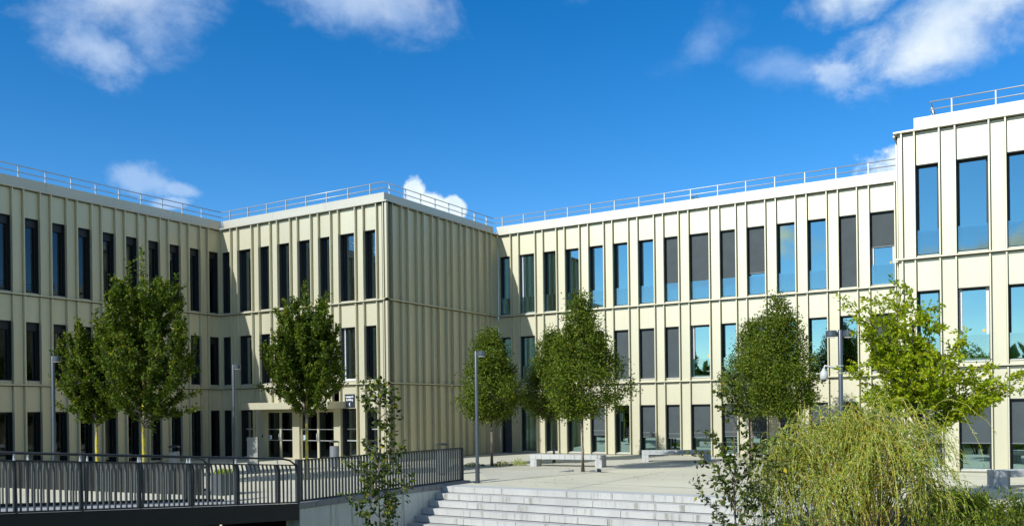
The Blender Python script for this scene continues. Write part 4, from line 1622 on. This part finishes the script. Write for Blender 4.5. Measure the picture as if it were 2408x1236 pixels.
# weeping willow mound
rs = np.random.RandomState(41)
wl_ = (20.85, -12.45, -0.75)
wt_ = thing('weeping_willow', wl_, 'low weeping shrub with fine drooping silvery yellow branches by the stairs', 'shrub')
m = MB()
for k in range(6):
    a = k * 1.05
    m.tube(curve_pts(wl_, np.array([math.cos(a) * .25, math.sin(a) * .25, 1]), np.array([math.cos(a) * .5, math.sin(a) * .5, 1]), 1.7, 6, rs, 0.03), [0.045 - 0.006 * i for i in range(7)], 7)
m.build('trunk', M_BARKDARK, wt_, smooth=True)
lm = MB()
P, Dd = [], []
CR = [(0, 0, 2.22, 1.0), (-1.15, -0.6, 1.85, 0.75), (-1.25, -0.9, 1.4, 0.6), (-0.75, -0.45, 2.12, 0.85), (-0.35, 0.35, 2.2, 0.8), (0.45, 0.25, 2.1, 0.9), (0.75, 0.45, 1.75, 0.65), (-1.0, -0.75, 1.65, 0.6), (0.25, -0.6, 1.8, 0.9), (0.85, 0.5, 1.2, 0.55), (-0.6, -0.9, 1.4, 0.7)]
for i in range(235):
    cx, cy, top, sc_ = CR[i % len(CR)] if i > 40 else CR[0]
    az = rs.uniform(0, 6.283)
    reach = rs.uniform(0.1, 1.0) ** 0.6 * 0.95 * sc_
    out = np.array([math.cos(az), math.sin(az), 0])
    b = np.array([wl_[0] + cx * 0.25 + rs.normal() * 0.08, wl_[1] + cy * 0.25 + rs.normal() * 0.08, rs.uniform(0.1, 0.9)])
    hub = np.array([wl_[0] + cx, wl_[1] + cy, 0])
    tp_ = top + rs.uniform(-0.45, 0.10) - 0.25 * reach
    apex = hub + out * reach * 0.55 + np.array([0, 0, tp_])
    end = hub + out * reach * rs.uniform(1.0, 1.35) + np.array([0, 0, tp_ - rs.uniform(0.15, 1.5)])
    t = np.linspace(0, 1, 11)[:, None]
    ctrl = 2 * apex - 0.5 * b - 0.5 * end
    pl = b * (1 - t) ** 2 + 2 * ctrl * t * (1 - t) + end * t ** 2 + rs.normal(size=(11, 3)) * 0.018
    lm.tube(pl, [0.009 - 0.0065 * j / 10 for j in range(11)], 4)
    q, d = sample(pl, 34, rs, 0.35, 1.0)
    P.append(q)
    Dd.append(d + rs.normal(size=q.shape) * 0.3)
    for s in range(8):
        bb, d = sample(pl, 1, rs, 0.38, 1.0)
        dd = unit(d[0] * 0.8 + rs.normal(size=3) * 0.55 + np.array([0, 0, 0.05]))
        tw = curve_pts(bb[0], dd, dd * 0.22 + np.array([0, 0, -1.0]), rs.uniform(0.25, 0.85), 5, rs, 0.045)
        lm.tube(tw, [0.0035, 0.003, 0.0026, 0.002, 0.0018, 0.0015], 3)
        q, d2 = sample(tw, 30, rs)
        P.append(q)
        Dd.append(d2 + rs.normal(size=q.shape) * 0.3)
# loose whips arching out beyond the mound
for i in range(46):
    az = rs.uniform(0, 6.283)
    out = np.array([math.cos(az), math.sin(az), 0])
    b = np.array([wl_[0] + rs.normal() * 0.5, wl_[1] + rs.normal() * 0.35, rs.uniform(1.2, 1.9)])
    rch = rs.uniform(0.5, 1.15)
    apex = b + out * rch * 0.5 + np.array([0, 0, rs.uniform(0.25, 0.6)])
    apex[2] = min(apex[2], 2.42)
    end = b + out * rch * 1.15 + np.array([0, 0, rs.uniform(-0.9, 0.1)])
    t = np.linspace(0, 1, 11)[:, None]
    ctrl = 2 * apex - 0.5 * b - 0.5 * end
    pl = b * (1 - t) ** 2 + 2 * ctrl * t * (1 - t) + end * t ** 2 + rs.normal(size=(11, 3)) * 0.01
    lm.tube(pl, [0.006 - 0.004 * j / 10 for j in range(11)], 4)
    q, d = sample(pl, 60, rs, 0.15, 1.0)
    P.append(q)
    Dd.append(d + rs.normal(size=q.shape) * 0.35 + np.array([0, 0, -0.1]))
lm.build('branches', M_YTWIG, wt_, fix=False)
v, q = leaf_quads(np.concatenate(P), np.concatenate(Dd), 0.060, 0.0125, rs, 0.1)
np_mesh('foliage', v, q, M_LEAF_WILLOW, wt_)


def sapling(loc, H, label, seed, first, spread, nb, lean=(0, 0), top_bare=0.0, gap=None):
    rs = np.random.RandomState(seed)
    root = thing('sapling_tree', loc, label, 'sapling', 'thin saplings in the foreground')
    m = MB()
    st_ = curve_pts(loc, np.array([lean[0], lean[1], 1]), np.array([-lean[0], -lean[1], 1]), H, 12, rs, 0.02)
    m.tube(st_, [0.030 - 0.0025 * 0.95 * k for k in range(13)], 7)
    m.build('stem', M_BARK, root, smooth=True)
    lm = MB()
    P, Dd = [], []
    for i in range(nb):
        t = first + (0.97 - first) * (i + rs.uniform(0, 0.8)) / nb
        if gap and gap[0] < t < gap[1]:
            continue
        k = t * 12
        j = int(min(11, k))
        b = st_[j] * (1 - (k - j)) + st_[j + 1] * (k - j)
        az = i * 2.4 + rs.uniform(-0.5, 0.5)
        ln = spread * (1.0 - 0.62 * (t - first) / (1 - first)) * rs.uniform(0.55, 1.1)
        d0 = np.array([math.cos(az), math.sin(az), 0.9])
        pl = curve_pts(b, d0, d0 + np.array([0, 0, 0.5]), ln, 6, rs, 0.10)
        lm.tube(pl, [0.009 - 0.0012 * kk for kk in range(7)], 5)
        q, d = sample(pl, int(8 + 16 * ln), rs, 0.2, 1.02)
        P.append(q + rs.normal(size=q.shape) * 0.03)
        Dd.append(d * 0.3 + rs.normal(size=q.shape) * 0.8 + np.array([0, 0, -0.15]))
        for s in range(int(3 + ln * 5)):
            bb, d = sample(pl, 1, rs, 0.25, 0.95)
            dd = unit(d[0] * 0.6 + rs.normal(size=3) * 0.6)
            tw = curve_pts(bb[0], dd, dd + np.array([0, 0, 0.2]), rs.uniform(0.10, 0.30), 3, rs, 0.08)
            lm.tube(tw, [0.004, 0.003, 0.0025, 0.002], 4)
            q, d2 = sample(tw, 5, rs, 0.2, 1.1)
            P.append(q + rs.normal(size=q.shape) * 0.02)
            Dd.append(d2 * 0.4 + rs.normal(size=q.shape) * 0.8 + np.array([0, 0, -0.15]))
    lm.build('branches', M_BARK, root, fix=False)
    v, q = leaf_quads(np.concatenate(P), np.concatenate(Dd), 0.092, 0.056, rs, 0.25)
    np_mesh('foliage', v, q, M_LEAF_SAP, root)
    return root


sapling((14.02, -17.23, LOW), 4.35, 'sapling with sparse drooping leaves in front of the bar fence and retaining wall', 51, 0.36, 0.95, 36, gap=(0.72, 0.785))
sapling((19.04, -14.16, LOW), 4.25, 'sapling with thin straight stem in front of the stairs, left of the willow', 52, 0.34, 1.2, 32, gap=(0.72, 0.80))


def shrub(loc, r, h, seed, label, group='green shrubs in the planting bed', n=2600):
    rs = np.random.RandomState(seed)
    root = thing('bed_shrub', loc, label, 'shrub', group)
    lm = MB()
    P, Dd = [], []
    for i in range(70):
        az = rs.uniform(0, 6.28)
        e = rs.uniform(0.15, 1.4)
        d0 = np.array([math.cos(az) * math.cos(e), math.sin(az) * math.cos(e), math.sin(e)])
        ln = (r * math.cos(e) + h * math.sin(e)) * rs.uniform(0.7, 1.1)
        pl = curve_pts(np.array(loc) + rs.normal(size=3) * np.array([.06, .06, .02]), d0, d0 + np.array([0, 0, 0.15]), ln, 5, rs, 0.08)
        lm.tube(pl, [0.008, 0.007, 0.006, 0.005, 0.004, 0.002], 4)
        q, d = sample(pl, n // 70, rs, 0.3, 1.03)
        P.append(q + rs.normal(size=q.shape) * 0.045)
        Dd.append(d + rs.normal(size=q.shape) * 0.5)
    lm.build('branches', M_BARKDARK, root, fix=False)
    v, q = leaf_quads(np.concatenate(P), np.concatenate(Dd), 0.085, 0.026, rs, 0.2)
    np_mesh('foliage', v, q, M_LEAF_SHRUB, root)
    return root


shrub((22.35, -9.9, 0.02), 0.75, 0.34, 61, 'feathery green shrub right of the willow, below the bench')
shrub((23.1, -10.4, -0.05), 0.80, 0.42, 62, 'feathery green shrub at the bottom right corner of the photo')
shrub((22.6, -11.6, -0.25), 0.85, 0.50, 63, 'low green shrub in front of the bench, overhung by willow twigs')
shrub((22.0, -12.3, -0.4), 0.85, 0.58, 64, 'dark green shrub under the right side of the willow')
shrub((23.6, -12.1, -0.3), 0.80, 0.52, 65, 'green shrub cut by the bottom right edge of the photo')
shrub((21.9, -9.3, 0.05), 0.55, 0.40, 66, 'small green shrub with pale tips at the bed edge beside the bench leg')

# weeds and stones round the tree pits
rs = np.random.RandomState(71)


def weed(loc, r, h, label, seed, n=240, mat=None):
    rs = np.random.RandomState(seed)
    root = thing('weed_plant', loc, label, 'weed', 'weeds round the tree pit')
    pts = []
    dd = []
    for i in range(n):
        a = rs.uniform(0, 6.28)
        rr = r * rs.rand() ** 0.6
        z = h * rs.rand() * (1 - 0.6 * rr / r)
        pts.append([loc[0] + rr * math.cos(a), loc[1] + rr * math.sin(a), loc[2] + z])
        dd.append([math.cos(a), math.sin(a), 1.0])
    v, q = leaf_quads(np.array(pts), np.array(dd) + rs.normal(size=(n, 3)) * 0.4, 0.07, 0.026, rs, 0.1)
    np_mesh('leaves', v, q, mat or M_LEAF_WEED, root)
    m = MB()
    for k in range(6):
        a = rs.uniform(0, 6.28)
        m.tube([loc, (loc[0] + r * .6 * math.cos(a), loc[1] + r * .6 * math.sin(a), loc[2] + h)], [0.005, 0.002], 4)
    m.build('stalks', M_STALK, root)
    return root


weed((4.9, -1.0, G), 0.30, 0.16, 'low green weed left of the trunk behind the lamp post', 72)
weed((5.75, -0.25, G), 0.32, 0.20, 'loose green weed just right of the trunk behind the lamp post', 73)
weed((6.25, 0.15, G), 0.28, 0.26, 'yellow flowered weed nearest to the first bench', 74, mat=M_LEAF_OAK)
weed((4.45, -1.35, G), 0.18, 0.10, 'small flat weed left of the lamp post', 75, 120)
ro = thing('roof_weed', (10.03, LC + 0.75, Z5), 'dry weed growing on the parapet of the long facade against the sky', 'weed')
m = MB()
for k in range(9):
    a = rs.uniform(-0.9, 0.9)
    ln = rs.uniform(0.15, 0.42)
    m.tube([(10.03, LC + 0.75, Z5), (10.03 + math.sin(a) * ln * .6, LC + 0.75 + rs.uniform(-.05, .05), Z5 + math.cos(a) * ln * .55), (10.03 + math.sin(a) * ln * 1.1, LC + 0.75, Z5 + math.cos(a) * ln)], [0.007, 0.005, 0.002], 4)
m.build('stalks', M_STALK, ro)
pts = np.array([[10.03 + rs.normal() * 0.09, LC + 0.75 + rs.normal() * 0.05, Z5 + abs(rs.normal()) * 0.11] for _ in range(60)])
v, q = leaf_quads(pts, rs.normal(size=(60, 3)) + np.array([0, 0, 0.6]), 0.07, 0.03, rs)
np_mesh('leaves', v, q, M_LEAF_PEAR, ro)


def stone(loc, s, seed, label):
    rs = np.random.RandomState(seed)
    bm = bmesh.new()
    bmesh.ops.create_icosphere(bm, subdivisions=2, radius=1.0)
    for v in bm.verts:
        k = 1 + 0.25 * math.sin(v.co.x * 3 + seed) * math.cos(v.co.y * 2.5 + seed) + rs.uniform(-0.06, 0.06)
        v.co = Vector((v.co.x * s[0], v.co.y * s[1], v.co.z * s[2])) * k
    me = bpy.data.meshes.new('loose_stone')
    bm.to_mesh(me)
    bm.free()
    me.materials.append(M_STONE)
    o = bpy.data.objects.new('loose_stone', me)
    o.location = loc
    COL.objects.link(o)
    return tag(o, label, 'stone', 'loose stones in the tree pits')


stone((10.55, -1.75, G + 0.05), (0.08, 0.07, 0.07), 2, 'rounded grey stone right of the slender tree trunk')
stone((10.28, -1.72, G + 0.02), (0.12, 0.08, 0.04), 3, 'flat dark stone at the foot of the slender tree')
stone((5.2, -0.75, G + 0.03), (0.09, 0.08, 0.07), 5, 'dark stone among weeds left of the trunk behind the lamp post')
stone((6.0, -0.05, G + 0.03), (0.08, 0.07, 0.06), 6, 'dark stone between the weeds by the first bench')
tp = thing('tree_pit_edge', (9.7, -1.95, G), 'dark tilted plate left of the slender trunk, tree pit edging with its shadow wedge modelled in', 'edging')
m = MB()
m.hexa([(9.30, -2.25, G), (9.72, -2.02, G), (9.70, -1.98, G), (9.28, -2.21, G), (9.32, -2.25, G + 0.012), (9.76, -2.02, G + 0.075), (9.74, -1.98, G + 0.075), (9.30, -2.21, G + 0.012)])
m.build('edge_plate', M_STONE, tp)  # dark wedge stands for pit edging plus the shadow wedge there
pl_ = thing('planter_box', (5.05, -12.9, G), 'small grey planter with yellow flowers behind the footbridge railing', 'planter')
m = MB()
m.box(4.83, 5.27, -13.12, -12.68, G, G + 0.55)
m.build('tub', M_POLE, pl_, bevel=0.015)
pts = np.array([[5.05 + rs.uniform(-.2, .2), -12.9 + rs.uniform(-.2, .2), G + 0.53 + rs.rand() * 0.1] for _ in range(200)])
v, q = leaf_quads(pts, rs.normal(size=(200, 3)) * 0.6 + np.array([0, 0, 0.8]), 0.07, 0.035, rs)
np_mesh('flowers', v, q, M_LEAF_OAK, pl_)

# wood and hedges round the site on the side away from the buildings (out of view, added to block low sky glow; mirrored in the glass)
rs = np.random.RandomState(81)
P, Dd = [], []
for k in range(120):
    a = math.radians(-8 - 195 * (k + rs.rand()) / 120)
    r_ = rs.uniform(52, 80)
    c = np.array([14 + r_ * math.cos(a), -12 + r_ * math.sin(a), LOW])
    h = rs.uniform(5.5, 10.5) if rs.rand() < 0.85 else rs.uniform(11, 13.5)
    w = rs.uniform(2.2, 4.2)
    n = 150
    az, t = rs.uniform(0, 6.283, n), rs.rand(n)
    rr = w * np.sqrt(rs.rand(n)) * np.sin(np.pi * np.clip(t * 0.86 + 0.10, 0, 1)) ** 0.6
    P.append(np.stack([c[0] + rr * np.cos(az), c[1] + rr * np.sin(az), c[2] + h * t], 1))
    Dd.append(rs.normal(size=(n, 3)))
v, q = leaf_quads(np.concatenate(P), np.concatenate(Dd), 1.7, 1.2, rs, 0.1)
tag(np_mesh('added_woodland', v, q, M_LEAF_HORN), kind='stuff')

rs = np.random.RandomState(91)
base = [(5.4, -0.5), (10.0, -1.9), (6.6, 2.3), (15.3, 3.5), (3.2, -8.0), (14.0, -3.0), (12.0, -6.0), (17.0, -7.0)]
pts = []
for (x, y) in base:
    for k in range(26):
        pts.append((x + rs.normal() * 1.1, y + rs.normal() * 1.1, G + 0.008 + rs.rand() * 0.01))
pts = np.array(pts)
pts = pts[(pts[:, 1] > -7.9)]
dd = rs.normal(size=pts.shape)
dd[:, 2] = np.abs(dd[:, 2]) * 0.15
v, q = leaf_quads(pts, dd, 0.07, 0.045, rs, 0.9)
tag(np_mesh('fallen_leaves', v, q, M_LEAF_WEED), kind='stuff')
